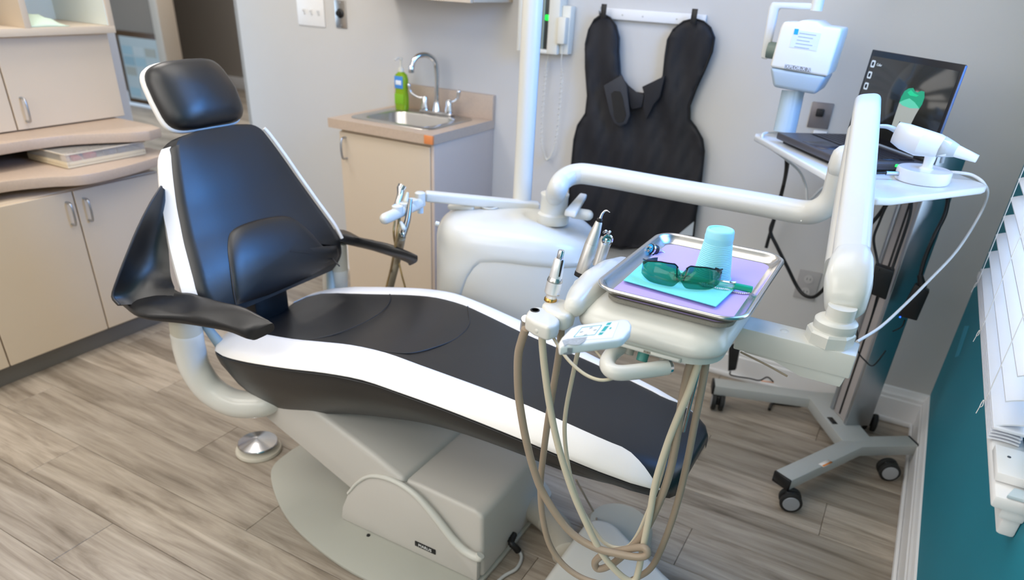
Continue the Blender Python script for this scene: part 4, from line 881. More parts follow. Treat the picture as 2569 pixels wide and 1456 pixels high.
# junction box and hoses at the chair toe
jb = thing('junction_box', 'white floor junction box with rounded edges below the hanging hoses', 'junction box', (-.32, 1.2, 0))
jp = crom([V((a, b, 0)) for a, b in [(-.512, .80), (-.512, 1.15), (-.512, 1.40), (-.505, 1.47), (-.475, 1.495), (-.43, 1.495), (-.37, 1.46), (-.25, 1.39), (-.17, 1.33), (-.10, 1.10), (-.08, .80)]], 4)
prism('cover', [(p.x, p.y, .0) for p in jp], (0, 0, .12), M['enamel'], jb, bev=.024, seg=4)
lathe('rear_ring', [(.10, 0), (.10, .05), (.085, .07), (.06, .075)], (-.44, 1.56, 0), mat('frosted_ring', 'b8b5a6', .4), jb, seg=32)
rib = []
Pc = crom([V((-.70, 1.50, .055)), V((-.62, 1.47, .055)), V((-.56, 1.42, .06)), V((-.515, 1.36, .065))], 24)
n_ = len(Pc); vs, fs = tubeg(Pc, [.040 + (.0022 if i % 2 else 0) for i in range(n_)], 24, smooth=False); build('corrugated_hose', vs, fs, mat('hose_grey', 'b5b0a3', .5), jb, auto=80)
cd = thing('power_lead', 'grey mains lead with black strain relief leaving the chair base end', 'cable', (-.67, 1.33, 0))
tube('lead', [on(1290, 1372, z=.03), on(1303, 1385, z=.012), on(1308, 1402, z=.006), on(1295, 1428, z=.006), on(1262, 1448, z=.006), on(1220, 1490, z=.006)], .005, mat('lead_grey', 'b9bbb9', .4), cd, seg=10)
sv = crom([V((-.691, 1.375, .045)), on(1282, 1362, z=.04), on(1293, 1374, z=.028), on(1301, 1384, z=.014)], 8)
build('strain_relief', *tubeg(sv, [.0085 + (.002 if i % 2 else 0) for i in range(len(sv))], 12, smooth=False), M['black'], cd)
fcd = tube('floor_cable', [on(1445, 1205, z=.3), on(1470, 1250, z=.15), on(1492, 1290, z=.06), on(1500, 1310, z=.1)], .003, M['hose_t'], None, seg=6); tag(fcd, 'thin taupe cord dropping behind the chair toe to the junction box', 'cable')
#SECTION4
# ================================================================ SIDE CABINET (support centre)
sc_ = thing('support_centre', 'tall white rounded side console with domed cover behind the chair', 'console', (-1.06, 1.97, 0))
def sel(cx, cy, hx, hy, z, e=.78, n=56):
    o = []
    for i in range(n):
        t = 2 * PI * i / n; c, s = math.cos(t), math.sin(t); o.append((cx + hx * math.copysign(abs(c) ** e, c), cy + hy * math.copysign(abs(s) ** e, s), z))
    return o
SXC, SYC, SHX, SHY = -1.055, 1.995, .272, .20; SRO = rad(20)
def rt(x, y): return SXC + (x - SXC) * math.cos(SRO) - (y - SYC) * math.sin(SRO), SYC + (x - SXC) * math.sin(SRO) + (y - SYC) * math.cos(SRO)
rings = [[(*rt(x, y), z_) for x, y, z_ in sel(SXC, SYC, SHX * a, SHY * a, z)] for a, z in ((.80, 0), (.84, .05), (.90, .30), (.96, .50), (.978, .60), (.975, .70))]
build('console_body', *loftg(rings), mat('console_front', 'e0ded7', .35, coat=.2), sc_, auto=60)
# upper cover: skirt edge follows a curve (deep at the left, short along the front)
def cover():
    n = 72; rr = []
    lv = [(1.0, None), (1.008, .0), (1.0, .70), (.985, .722), (.95, .742), (.88, .758), (.78, .769), (.62, .776), (.4, .780), (.1, .782)]
    for k, (a, z) in enumerate(lv):
        ring = []
        for i in range(n):
            t = 2 * PI * i / n; c, s = math.cos(t), math.sin(t); e = .78
            X = math.copysign(abs(c) ** e, c); Y = math.copysign(abs(s) ** e, s)
            # lower edge height by angle: front (s<0) from right to left
            xx = X
            if s < 0: ze = interp([-1, -.80, -.60, -.48, -.35, -.1, .9, 1.0], [.20, .32, .54, .63, .668, .678, .668, .675], xx)
            else: ze = interp([-1, -.6, 1], [.20, .45, .62], xx)
            slope = .012 * (c > 0) * c
            z_ = ze if z is None else (ze + .012 if z == 0 else z - .03 * max(0, c) ** 2 * (z > .69))
            z_ = min(z_, .72 - .02 * (1 - a)) if k < 2 else z_
            aa = a if k else .985
            ring.append((SXC + SHX * aa * X, SYC + SHY * aa * Y, z_))
        rr.append(ring)
    inner = [(SXC + (x - SXC) * .97, SYC + (y - SYC) * .97, z + .004) for x, y, z in rr[0]]
    rr = [[(*rt(x, y), z) for x, y, z in r] for r in rr]; inner = [(*rt(x, y), z) for x, y, z in inner]
    vs, fs = loftg([inner] + rr, cap=False); n0 = len(vs); fs.append([len(rr) * n + j for j in range(n)])
    return vs, fs
cov = build('domed_cover', *cover(), M['plastic'], sc_, auto=70)
TC = bvh(cov)
h0 = hit(TC, 1228, 520, .001) + V((0, 0, .004)); lathe('cup_hole', [(.026, -.002), (.026, .0012), (.001, .0012)], h0, mat('dark_recess', '5a554c', .5), sc_, seg=28)
lathe('hole_rim', [(.030, -.004), (.034, .0005), (.033, .002), (.027, .002), (.026, -.002)], h0, M['plastic'], sc_, seg=32)
h0 = hit(TC, 1160, 526, .001); tube('cup_rest', [h0 + V((-.04, -.01, .004)), h0 + V((.03, .01, .010))], .010, M['plastic'], sc_, rnd=True)
h0 = hit(TC, 1098, 562, .001); lathe('side_button', [(.007, -.004), (.007, .006), (.001, .008)], h0, M['plastic'], sc_, axis=(-.8, -.5, .2), seg=14)
PX, PY = -1.095, 2.075
lathe('pole_collar', [(.046, 0), (.046, .006), (.036, .012)], (PX, PY, .752), M['plastic'], sc_, seg=32)
pole = thing('light_pole', 'tall white round lamp post rising from the side console out of view', 'post', (PX, PY, .765))
lathe('shaft', [(.031, 0), (.0305, .5), (.0305, 1.60)], (PX, PY, .766), M['enamel'], pole, seg=40)
lathe('shaft_cap', [(.031, 0), (.033, .01), (.028, .03), (.001, .034)], (PX, PY, 2.366), M['enamel'], pole, seg=32)
# assistant arm with suction holders
aa = thing('suction_holder', 'slim white swing arm with a four-socket suction holder behind the chair', 'arm', (-1.3, 2.1, .83))
a0, a1 = dep(1352, 519, 2.36), dep(1066, 492, 2.24)
Ta = (a1 - a0).normalized(); 
MA = frame(a0.lerp(a1, .5), Ta, V((0, 1, 0))); La = (a1 - a0).length / 2
build('arm_beam', *xf(boxg((-La, -.015, -.0165), (La, .015, .0165), .008, 3), MA), M['plastic'], aa)
pv = dep(1054, 500, 2.22); lathe('pivot', [(.016, 0), (.017, .003), (.017, .040), (.012, .044)], pv - V((0, 0, .020)), M['plastic'], aa, seg=20)
lathe('pivot_pin', [(.010, 0), (.010, .028)], pv - V((0, 0, .044)), mat('pivot_blue', 'c9d6da', .4), aa, seg=16)
hA, hB = dep(1050, 512, 2.20), dep(966, 549, 2.06)
tube('holder_bar', [hA, hB], .0165, M['plastic'], aa, seg=20, smooth=False, rnd=True)
hs4 = []
for t in (.18, .42, .64):
    p = hA.lerp(hB, t) + V((0, 0, .010)); c_ = lathe('socket_ring', [(.012, -.012), (.017, -.008), (.017, .012), (.013, .014), (.012, .012)], p, M['plastic'], aa, seg=20)
sv_ = thing('suction_valve', 'silver suction handpiece with beige lever in the assistant holder', 'handpiece', dep(1012, 520, 2.14))
m1 = M['steel']
tube('barrel', [dep(1006, 470, 2.14), dep(1004, 490, 2.14), dep(996, 515, 2.13), dep(990, 528, 2.13)], [.013, .010, .009, .009], m1, sv_, seg=16)
tube('mouth', [dep(1010, 466, 2.14), dep(1005, 476, 2.14)], [.014, .0125], M['chrome'], sv_, seg=16, smooth=False)
tube('lever', [dep(1022, 486, 2.14), dep(1018, 505, 2.14)], [.005, .008], mat('lever_sage', 'cfd0c2', .4), sv_, rnd=True)
s2_ = thing('saliva_ejector', 'dark metal valve body hanging below the assistant holder with tan tube', 'handpiece', dep(1018, 560, 2.12))
tube('body', [dep(1030, 500, 2.12), dep(1024, 545, 2.12), dep(1019, 565, 2.12), dep(1009, 595, 2.12)], [.006, .009, .010, .010], mat('gunmetal', '8d8c8a', .3, 1), s2_, seg=16)
tube('white_lever', [dep(1006, 560, 2.11), dep(1012, 573, 2.11)], [.006, .008], M['plastic'], s2_, rnd=True)
lathe('valve_ring', [(.012, 0), (.012, .006)], dep(1007, 583, 2.115), M['chrome'], s2_, axis=(.25, 0, -.97), seg=16)
for nm_, pts, r_, m_ in (('suction_tube', [(1008, 595), (1000, 640), (985, 700), (965, 780)], .0125, mat('tube_olive', '8f8775', .4)), ('suction_tube', [(1002, 548), (995, 600), (980, 680), (968, 730), (960, 800)], .0045, mat('tube_gold', '9c8152', .4)), ('suction_tube', [(990, 555), (988, 590), (997, 640), (1008, 690), (1018, 730), (1025, 790)], .0035, mat('tube_gold2', 'a8905f', .4))):
    tube(nm_, [dep(u, v, 2.13) if v < 640 else on(u, v, y=1.93 + .02 * (v > 700)) for u, v in pts], r_, m_, aa, seg=10)
# ================================================================ DELIVERY ARM
da = thing('overhead_boom', 'thick white bent tube and counterbalanced arm reaching over the chair', 'arm', (-.96, 2.04, .77))
Q = (-.955, 2.035)
lathe('post_base', [(.050, 0), (.052, .004), (.052, .030), (.046, .034), (.044, .036), (.044, .085), (.046, .088), (.046, .094), (.036, .098)], (Q[0], Q[1], .757), M['plastic'], da, seg=40)
tp = [V((Q[0], Q[1], .84)), dep(1397, 478, 2.13), dep(1412, 452, 2.14), dep(1445, 437, 2.15), dep(1500, 441, 2.13), dep(1700, 477, 2.02), dep(1900, 512, 1.90), dep(2010, 532, 1.84), dep(2055, 527, 1.80), dep(2088, 498, 1.77), dep(2104, 450, 1.74), dep(2112, 412, 1.72)]
tube('bent_tube', tp, [.031, .031, .031, .031, .031, .031], M['plastic'], da, seg=32, k=8)
tube('tube_cap', [dep(2110, 420, 1.72), dep(2116, 395, 1.71)], [.031, .029], M['plastic'], da, seg=28, smooth=False, rnd=True)
tube('screw', [dep(2010, 553, 1.80), dep(2010, 554, 1.79)], .002, M['steel'], da, smooth=False, seg=8)
lv0, lv1 = dep(1428, 545, 2.16), dep(1462, 500, 2.26)
prism('brake_lever', [lv0 + V((-.02, 0, 0)), lv0 + V((.02, 0, 0)), lv1 + V((.012, 0, 0)), lv1 + V((-.014, 0, 0))], (0, .006, .018), M['plastic'], da, bev=.005, seg=3)
tube('rear_stub', [dep(1440, 535, 2.22), dep(1475, 540, 2.20)], .017, M['plastic'], da, smooth=False, rnd=True, seg=20)
# spring arm
pA, pB = dep(2176, 262, 1.60), dep(2128, 700, 1.25)
Ts = (pB - pA).normalized(); 
vd = (CAMP - pA.lerp(pB, .5)).normalized(); Xs = Ts.cross(vd).normalized(); Zs = Xs.cross(Ts).normalized()
if Zs.dot(vd) < 0: Zs = -Zs
def aring(p, hw, hd_, off=0, sh=0):
    o = []
    for i in range(28):
        t = 2 * PI * i / 28; c, s = math.cos(t), math.sin(t)
        o.append(p + Xs * (hw * math.copysign(abs(c) ** .6, c) + sh) + Zs * (hd_ * math.copysign(abs(s) ** .6, s) + off))
    return o
LA = (pB - pA).length
pr = [(-.012, .014, .012), (-.008, .022, .020), (0, .0275, .026), (.1, .029, .030), (.3, .030, .033), (.6, .031, .034), (.85, .032, .035), (1.0, .032, .034)]
build('spring_arm', *loftg([aring(pA + (pB - pA) * t, a, b) for t, a, b in pr]), M['plastic'], da, auto=60)
build('inner_arm', *loftg([aring(pA + (pB - pA) * t, a, b, -.030, Xs.dot(V((1, 0, 0))) * -.016) for t, a, b in ((.06, .012, .012), (.12, .020, .022), (.5, .026, .028), (.9, .028, .030))]), mat('arm_inner_grey', 'c9c8c2', .35), da, auto=60)  # grey inner arm, slightly darker than the white cover
kp = [dep(2138, 645, 1.27), dep(2134, 672, 1.255), dep(2127, 715, 1.24), dep(2121, 760, 1.23), dep(2117, 782, 1.225)]
build('arm_knuckle', *loftg([aring(p, a, b) for p, a, b in zip(kp, (.030, .037, .0395, .034, .024), (.030, .038, .038, .034, .020))]), M['plastic'], da, auto=60)
BX, BY = on(2082, 845, z=.915).x, 1.262
lathe('neck', [(.024, 0), (.024, .036)], (BX + .006, BY, .945), M['enamel'], da, seg=28)
lathe('neck_ring', [(.034, 0), (.036, .003), (.036, .018), (.032, .022), (.026, .024)], (BX + .003, BY, .935), M['plastic'], da, seg=32)
lathe('hex_collar', [(.041, 0), (.041, .020), (.038, .024), (.030, .026)], (BX, BY - .004, .914), M['plastic'], da, seg=8, auto=20)
# carrier bar
prism('carrier_bar', [(-.185, 1.222, .914), (.018, 1.222, .914), (.018, 1.222, .868), (-.185, 1.222, .868)], (0, .062, 0), M['plastic'], da, bev=.003, seg=2)
prism('bar_gusset', [(-.165, 1.228, .867), (.012, 1.228, .867), (.008, 1.228, .846), (-.06, 1.228, .846), (-.11, 1.228, .862), (-.165, 1.228, .864)], (0, .05, 0), M['plastic'], da, bev=.002)
c7 = tube('bar_tube', [V((-.17, 1.222, .866)), V((-.12, 1.215, .858)), V((-.08, 1.218, .845))], .002, M['hose_t'], da, seg=6)
lathe('bar_cap', [(.008, 0), (.007, .0008), (.001, .001)], on(1968, 831, z=.914), M['plastic'], da, seg=20)
# ================================================================ DELIVERY UNIT
du = thing('delivery_unit', 'white rounded instrument console carrying the steel tray over the chair', 'instrument console', (-.30, 1.22, .88))
cxu, cyu = -.308, 1.236
lv = [(cxu, cyu + .01, .118, .165, .05, .910), (cxu, cyu + .005, .128, .185, .06, .913), (cxu, cyu, .134, .197, .06, .919), (cxu, cyu, .1355, .199, .06, .928), (cxu, cyu, .133, .197, .06, .938), (cxu, cyu + .004, .129, .190, .055, .947), (cxu, cyu + .012, .117, .178, .055, .957), (cxu, cyu + .02, .09, .15, .05, .963), (cxu, cyu + .02, .05, .08, .03, .964)]
rloft('body', lv, M['plastic'], du, n=10, auto=70)
rloft('lower_pan', [(cxu, cyu + .004, .122, .184, .055, .898), (cxu, cyu + .002, .1285, .192, .06, .903), (cxu, cyu + .002, .129, .193, .06, .916)], mat('pan_grey', 'c5c9c2', .35), du, n=8, auto=50)
box('front_slot', (-.355, 1.0420, .903), (-.235, 1.046, .9115), mat('slot_grey', 'a9ada6', .4), du, bev=.0015)
box('front_slot', (-.352, 1.0415, .9045), (-.300, 1.0435, .910), M['plastic'], du, bev=.001); box('front_slot', (-.288, 1.0415, .9045), (-.238, 1.0435, .910), M['plastic'], du, bev=.001)
text('pin_text', 'PUSH', .005, frame((-.294, 1.0412, .907), (1, 0, 0), (0, 0, 1)), M['hose_t'], du)
for i, x in enumerate((-.338, -.308, -.268)):
    kn = lathe('control_valve', [(.010, 0), (.010, .020), (.007, .021), (.007, .017), (.001, .017)], (x, 1.075 + (.01 if i == 0 else 0), .893), mat('valve_%d' % i, ['b9b7ad', '4f9a92', 'b9b7ad'][i], .4), du, axis=(0, -.45, -.9), seg=20)
hp_ = [on(1590, 850, z=.892), on(1562, 868, z=.886), on(1534, 890, z=.882), on(1523, 912, z=.880), on(1533, 930, z=.880), on(1560, 936, z=.880), on(1620, 930, z=.882), on(1674, 922, z=.883)]
hg = tube('grip_handle', hp_, .0135, M['plastic'], du, seg=24)
e_ = (hp_[-1] - hp_[-2]).normalized(); lathe('handle_tip', [(.0133, 0), (.012, .006), (.008, .009), (.007, .007), (.003, .007), (.003, .010), (.001, .011)], hp_[-1], M['chrome'], hg, axis=e_, seg=24)
# instrument holder arm sweeping out from the left of the unit
hw_ = [on(1560, 668, z=.945), on(1530, 690, z=.95), on(1495, 718, z=.953), on(1462, 747, z=.952), on(1442, 768, z=.95)]
tube('holder_arm', hw_, [.020, .031, .034, .029, .020], M['plastic'], du, seg=24, rnd=True)
tube('link_pin', [on(1462, 752, z=.93), on(1436, 766, z=.93)], .0085, M['plastic'], du, smooth=False, rnd=True, seg=18)
def holder(pts, zt, h_, pin0, pin1, slot_at, lab=None):
    P = [on(u, v, z=zt) for u, v in pts]
    o = prism('holder_block', [P_ - V((0, 0, h_)) for P_ in P], (0, 0, h_), M['plastic'], du, bev=.009, seg=4, auto=60)
    tube('holder_peg', [on(*pin0, z=zt - h_ * .55), on(*pin1, z=zt - h_ * .55)], .0085, M['plastic'], o, smooth=False, rnd=True, seg=18)
    if slot_at: lathe('socket', [(.0085, 0), (.0085, .001), (.0065, .0012), (.0065, -.004), (.001, -.004)], on(*slot_at, z=zt), M['black'], o, seg=18)
    return o
holder([(1317, 792), (1324, 778), (1334, 769), (1352, 768), (1371, 773), (1392, 787), (1406, 802), (1400, 814), (1376, 822), (1340, 808)], .940, .028, (1376, 808), (1352, 828), (1342, 779))
holder([(1357, 762), (1366, 752), (1393, 744), (1423, 750), (1446, 766), (1442, 782), (1424, 794), (1400, 790), (1372, 778)], .945, .032, (1414, 772), (1397, 784), None)
holder([(1440, 698), (1462, 694), (1500, 690), (1490, 708), (1465, 722), (1438, 712)], .955, .034, (1470, 700), (1480, 696), None)
holder([(1482, 672), (1505, 664), (1540, 664), (1530, 680), (1500, 690), (1480, 684)], .955, .034, (1505, 676), (1515, 674), None)
# touchpad
tpq = [on(u, v, z=.985) for u, v in ((1402, 858), (1409, 846), (1432, 822), (1450, 815), (1562, 800), (1578, 802), (1585, 815), (1583, 828), (1566, 846), (1552, 852), (1420, 868), (1404, 870))]
pd = prism('touchpad', [p - V((0, 0, .016)) for p in tpq], (0, 0, .016), mat('pad_white', 'eceeec', .3, coat=.3), du, bev=.004, seg=3, label='white membrane keypad with teal bar')
def dq(name, l, m, h=.9853, t=.0003, par=pd): return prism(name, [on(u, v, z=h) for u, v in l], (0, 0, t), m, par)
tealm = mat('print_teal', '27a9a5', .4)
dq('keypad_film', [(1427, 856), (1448, 824), (1552, 808), (1536, 848)], mat('film', 'f3f4f2', .3))
dq('print_bar', [(1500, 841), (1524, 811), (1535, 809), (1510, 840)], tealm, .9858)
for a, b in (((1507, 833), (1517, 832)), ((1519, 817), (1530, 816))): dq('bar_gap', [a, b, (b[0] - 1, b[1] + 2), (a[0] - 1, a[1] + 2)], M['trim'], .9862)
dq('print_mark', [(1528, 826), (1531, 822), (1535, 822), (1532, 826)], tealm, .9858)
fr_ = [(1439, 846), (1460, 822), (1510, 816), (1492, 840)]
for i in range(4):
    a, b = on(*fr_[i], z=.9860), on(*fr_[(i + 1) % 4], z=.9860); tube('print_frame', [a, b], .00035, tealm, pd, smooth=False, seg=4)
pg = mat('print_dark', '8b8f8c', .5)
for u, v in ((1456, 834), (1466, 841), (1480, 824), (1490, 829)):
    for du_, dv_ in ((0, 0), (4, -1)):
        a = on(u + du_ - 2, v + dv_ + 2, z=.9860); b = on(u + du_ + 1, v + dv_ - 2, z=.9860); c = on(u + du_ + 3, v + dv_ + 1, z=.9860); tube('arrow_mark', [a, b, c], .0003, pg, pd, smooth=False, seg=4)
wearm = mat('worn_metal', 'a9aeb2', .55, var=.5, vscale=300, bump=.5, bscale=400)
dq('worn_patch', [(1410, 855), (1424, 851), (1452, 848), (1474, 846), (1466, 858), (1452, 866), (1436, 866), (1424, 864), (1416, 870), (1413, 862)], wearm, .9855, .0004)
prism('worn_patch', [p - V((0, .0008, .014)) for p in [on(u, v, z=.985) for u, v in ((1406, 866), (1420, 868.5), (1438, 867))]] + [p - V((0, .0008, .004)) for p in [on(u, v, z=.985) for u, v in ((1438, 867), (1406, 866))]], (0, -.0006, 0), mat('worn_dark', '7b8389', .6, var=.4, vscale=300), pd)
# ---- hoses (hang in a shallow plane below the unit)
def zb3(l, y0=1.02, y1=1.10):
    n_ = len(l); return [on(1200 + .4162 * a, 850 + .4162 * b, y=y0 + (y1 - y0) * i / (n_ - 1)) for i, (a, b) in enumerate(l)]
tube('hose', zb3([(286, -60), (262, 10), (240, 110), (240, 300), (258, 450), (290, 620), (335, 790), (400, 950), (540, 1150), (690, 1255), (850, 1300), (970, 1318), (1018, 1300), (1005, 1265), (950, 1262), (850, 1280), (760, 1300), (705, 1345), (720, 1388), (790, 1370), (880, 1300), (985, 1190), (1080, 1010), (1150, 820), (1195, 600), (1225, 400), (1260, 220), (1290, 110)], 1.0, 1.10), .0078, M['hose_t'], du, seg=14, k=6)
tube('hose', zb3([(383, -30), (388, 60), (402, 200), (430, 400), (480, 640), (560, 900), (640, 1090), (735, 1280), (820, 1390), (890, 1450), (940, 1460), (965, 1400), (995, 1250), (1035, 1050), (1070, 860), (1135, 650), (1200, 480), (1265, 330), (1310, 200), (1340, 110)], 1.0, 1.10), .0068, M['hose_c'], du, seg=14, k=6)
tube('hose', zb3([(500, -60), (490, 60), (462, 240), (425, 460), (395, 680), (375, 880), (385, 1060), (425, 1230), (500, 1350), (600, 1430), (720, 1475), (850, 1480), (960, 1440), (1050, 1370), (1130, 1200), (1200, 990), (1260, 740), (1310, 480), (1350, 280), (1378, 110)], 1.06, 1.12), .0068, M['hose_t'], du, seg=14, k=6)
tube('hose', zb3([(640, -60), (605, 60), (570, 220), (530, 420), (520, 560), (535, 720), (570, 880), (640, 1060), (760, 1230), (880, 1262), (950, 1200), (1020, 1050), (1090, 860), (1150, 640), (1210, 460), (1290, 250), (1325, 110)], 1.09, 1.125), .0045, M['hose_c'], du, seg=12, k=6)
tube('hose', zb3([(1340, 105), (1320, 220), (1280, 380), (1235, 560)], 1.13, 1.13), .0035, M['chrome'], du, seg=8)
tube('hose_collar', [on(1320, 800, z=.915), on(1316, 828, z=.885)], .0088, M['steel'], du, smooth=False, seg=18)
tube('pad_cable', [on(1384, 840, z=.90), on(1405, 875, z=.895), on(1430, 908, z=.88), on(1465, 938, z=.865), on(1500, 953, z=.86), on(1530, 952, z=.862), on(1555, 940, z=.866)], .0030, M['hose_c'], du, seg=10)
tube('pad_cable', [on(1490, 875, z=.86), on(1510, 898, z=.86), on(1535, 915, z=.862)], .0025, M['hose_c'], du, seg=8)
# ---- handpieces
def along(pts, rs, m, name, par, seg=24): return build(name, *loftg([[p + (A * math.cos(2 * PI * i / seg) + B * math.sin(2 * PI * i / seg)) * r for i in range(seg)] for p, r in zip(pts, rs)]), m, par, auto=40)
def axisf(a, b):
    global A, B
    T_ = (b - a).normalized(); A = T_.orthogonal().normalized(); B = T_.cross(A); return T_
hm = thing('motor_handpiece', 'bright silver dental motor standing upright in the front holder', 'handpiece', on(1381, 752, z=.945))
a = on(1381, 753, z=.946); b = on(1409, 628, y=a.y + .01); T_ = axisf(a, b); Lh = (b - a).length; mm = mat('satin_alu', 'f2f3f5', .42, .75)
st_ = lambda l: [a + T_ * (Lh * t) for t, r in l]
def hpart(name, l, m): return along(st_(l), [r for t, r in l], m, name, hm)
hpart('brass_ring', [(-.02, .0118), (.03, .0118), (.045, .0108)], mat('brass', 'c09a55', .25, 1))
hpart('stem', [(.03, .0095), (.12, .0092)], mm); hpart('lower_barrel', [(.10, .010), (.15, .0142), (.28, .0140), (.38, .0138)], mm)
hpart('ribbed_ring', [(.385, .0135), (.39, .0142), (.43, .0138), (.48, .0115)], M['steel']); hpart('upper_barrel', [(.46, .0120), (.60, .0112), (.80, .0098), (.83, .0085)], mm); hpart('spindle', [(.82, .0058), (.98, .0058), (1.0, .005)], M['chrome'])
sdp = a + T_ * (Lh * .68) + V((.0085, -.006, 0)); tube('slot', [sdp - T_ * .014, sdp + T_ * .014], .002, M['black'], hm, smooth=False, rnd=True, seg=8)
tube('pin', [a + T_ * .012, a + T_ * .012 + V((.016, -.004, .002))], .0016, M['steel'], hm, smooth=False, seg=8)
hm = thing('scaler_handpiece', 'slim grey metal scaler with curved tip beside the tray', 'handpiece', on(1455, 692, z=.955))
a = on(1456, 691, z=.956); b = on(1506, 548, y=a.y + .02); T_ = axisf(a, b); Lh = (b - a).length; ms = mat('satin_steel', 'cbc9c6', .42, .8)
hpart('black_ring', [(-.02, .0122), (.05, .0125), (.055, .0118)], M['black']); hpart('grip', [(.055, .0118), (.1, .0122), (.55, .0124), (.56, .0120)], ms)
hpart('taper', [(.562, .0122), (.75, .0100), (.93, .0068), (.94, .0060)], ms); hpart('nose', [(.94, .0050), (.975, .0052), (.98, .0058), (1.0, .0045)], M['black'])
tube('curved_tip', [b - T_ * .002, b + T_ * .010 + V((.001, 0, 0)), b + T_ * .016 + V((.006, 0, 0)), b + T_ * .015 + V((.014, 0, -.001))], [.0030, .0022, .0016, .0008], M['chrome'], hm, seg=10)
hm = thing('air_water_syringe', 'silver air and water syringe behind the slim scaler', 'syringe', on(1502, 664, z=.957))
a = on(1500, 666, z=.958); b = on(1521, 600, y=a.y + .015); T_ = axisf(a, b); Lh = (b - a).length
hpart('barrel', [(-.03, .0108), (.3, .0112), (.7, .0115), (.95, .0128), (1.05, .0112)], ms)
lathe('button', [(.0115, 0), (.0115, .004), (.0085, .005), (.008, .003), (.004, .003), (.004, .007), (.001, .0075)], b + V((.004, -.006, .001)), M['chrome'], hm, axis=(.75, -.65, .1), seg=24)
for k in range(2): tube('trigger', [b + T_ * .010 + V((-.008 + k * .008, 0, .002)), b + T_ * .013 + V((-.003 + k * .008, -.006, .004))], .0030, M['chrome'], hm, smooth=False, rnd=True, seg=10)
# ================================================================ TRAY AND ITS LOAD
cxt, cyt, hxt, hyt = -.287, 1.257, .129, .186
rb = thing('tray_mat', 'grey ribbed non-slip pad under the steel tray', 'pad', (cxt, cyt, .964))
rloft('pad', [(cxt, cyt - .005, .112, .170, .03, .9645), (cxt, cyt - .005, .112, .170, .03, .9715)], mat('grip_grey', '8c887e', .8, bump=1, bscale=500), rb)
def lvl(a, z, r=None): return [(x, y, z) for x, y in rrect(cxt, cyt, hxt + a, hyt + a, (.042 + a if r is None else r), 10)]
tz = .972
prof = [(-.030, tz), (-.026, tz - .0002), (-.014, tz + .004), (-.006, tz + .015), (-.003, tz + .0185), (.0005, tz + .0195), (.0035, tz + .018), (.0042, tz + .015), (.002, tz + .013), (-.0045, tz + .0145), (-.012, tz + .0035), (-.025, tz - .0012)]
vs, fs = loftg([lvl(a, z) for a, z in prof], cap=False); nn = len(lvl(0, 0)); vs.append(V((cxt, cyt, tz))); fs += [[j, (j + 1) % nn, len(vs) - 1] for j in range(nn)]
vs.append(V((cxt, cyt, tz - .0012))); o_ = (len(prof) - 1) * nn; fs += [[o_ + (j + 1) % nn, o_ + j, len(vs) - 1] for j in range(nn)]
tr = build('steel_tray', vs, fs, mat('tray_steel', 'cfcdc9', .24, 1, bump=.03, bscale=80), None, auto=70)
tag(tr, 'rounded rectangular stainless steel tray with a lilac liner', 'tray')
pm = mat('lilac_paper', 'bfa8ee', .7, bump=.1, bscale=200)
pl2 = [(x, y, tz + .0006) for x, y in rrect(cxt + .001, cyt, hxt - .020, hyt - .016, .028, 6)]
o = prism('tray_liner', pl2, (0, 0, .0006), pm); tag(o, 'lilac paper liner lying flat inside the steel tray', 'paper')
zt = tz + .0013
nm2 = mat('teal_paper', '7fe6e4', .75, bump=.5, bscale=900)
npk = thing('bib_napkin', 'folded bright aqua bib napkin under the green glasses', 'napkin', (-.33, 1.2, zt))
nq = [(1565, 705), (1621, 654), (1846, 725), (1797, 771)]
for i in range(4):
    o = prism('napkin_layer', [on(u - (i % 2) * 1.0, v - .6 * i + (i % 2), z=zt + .0003 + .0017 * i) for u, v in nq], (0, 0, .0012), nm2, npk, bev=.0005, seg=1)
zn = zt + .0068
# cup
cupm = mat('cup_blue', 'a6e6f8', .35, sss=.5)
cup = thing('plastic_cup', 'light blue ribbed plastic cup standing upside down on the tray', 'cup', (-.262, 1.281, zt))
pf = [(.0345, 0), (.0362, .0005), (.0368, .0016), (.0362, .0028), (.0345, .0034), (.0342, .006)]
zc = .008
while zc < .070:
    r_ = .0342 - (zc - .006) * .128; pf += [(r_ + .0003, zc), (r_ - .0007, zc + .0008), (r_ - .0003, zc + .0026)]; zc += .0033
pf += [(.0259, .076), (.0263, .078), (.0263, .0805), (.0257, .083), (.0254, .090), (.0240, .0935), (.0215, .0942), (.0200, .0925), (.0195, .0912), (.001, .0912)]
zi = [(r - .0009, z) for r, z in pf[::-1] if z < .089 and z > .001]
lathe('cup_wall', pf, (-.262, 1.281, zt), cupm, cup, seg=48, auto=60)
# connector plug
cp = thing('tubing_connector', 'small black round connector with bright blue face in the tray corner', 'connector', on(1632, 623, z=zt))
c0 = on(1632, 624, z=zt + .0105); ax = V((-.55, -.78, .30)).normalized()
lathe('housing', [(.0095, -.016), (.0102, -.012), (.0102, 0), (.0095, .001)], c0, M['black'], cp, axis=ax, seg=28)
lathe('silver_ring', [(.0104, -.006), (.0104, -.002)], c0, M['chrome'], cp, axis=ax, seg=28)
lathe('blue_face', [(.0090, .0008), (.0086, .0022), (.001, .0024)], c0, mat('connector_blue', '1f9fe0', .3), cp, axis=ax, seg=28)
X1 = ax.cross(V((0, 0, 1))).normalized(); Y1 = X1.cross(ax)
for dx, dy in ((-.003, -.004), (.0025, .0025), (.004, -.003), (-.004, .003)): lathe('tube_port', [(.0021, .002), (.0021, .006), (.0012, .006), (.0012, .003), (.0005, .003)], c0 + X1 * dx + Y1 * dy, M['steel'], cp, axis=ax, seg=12)
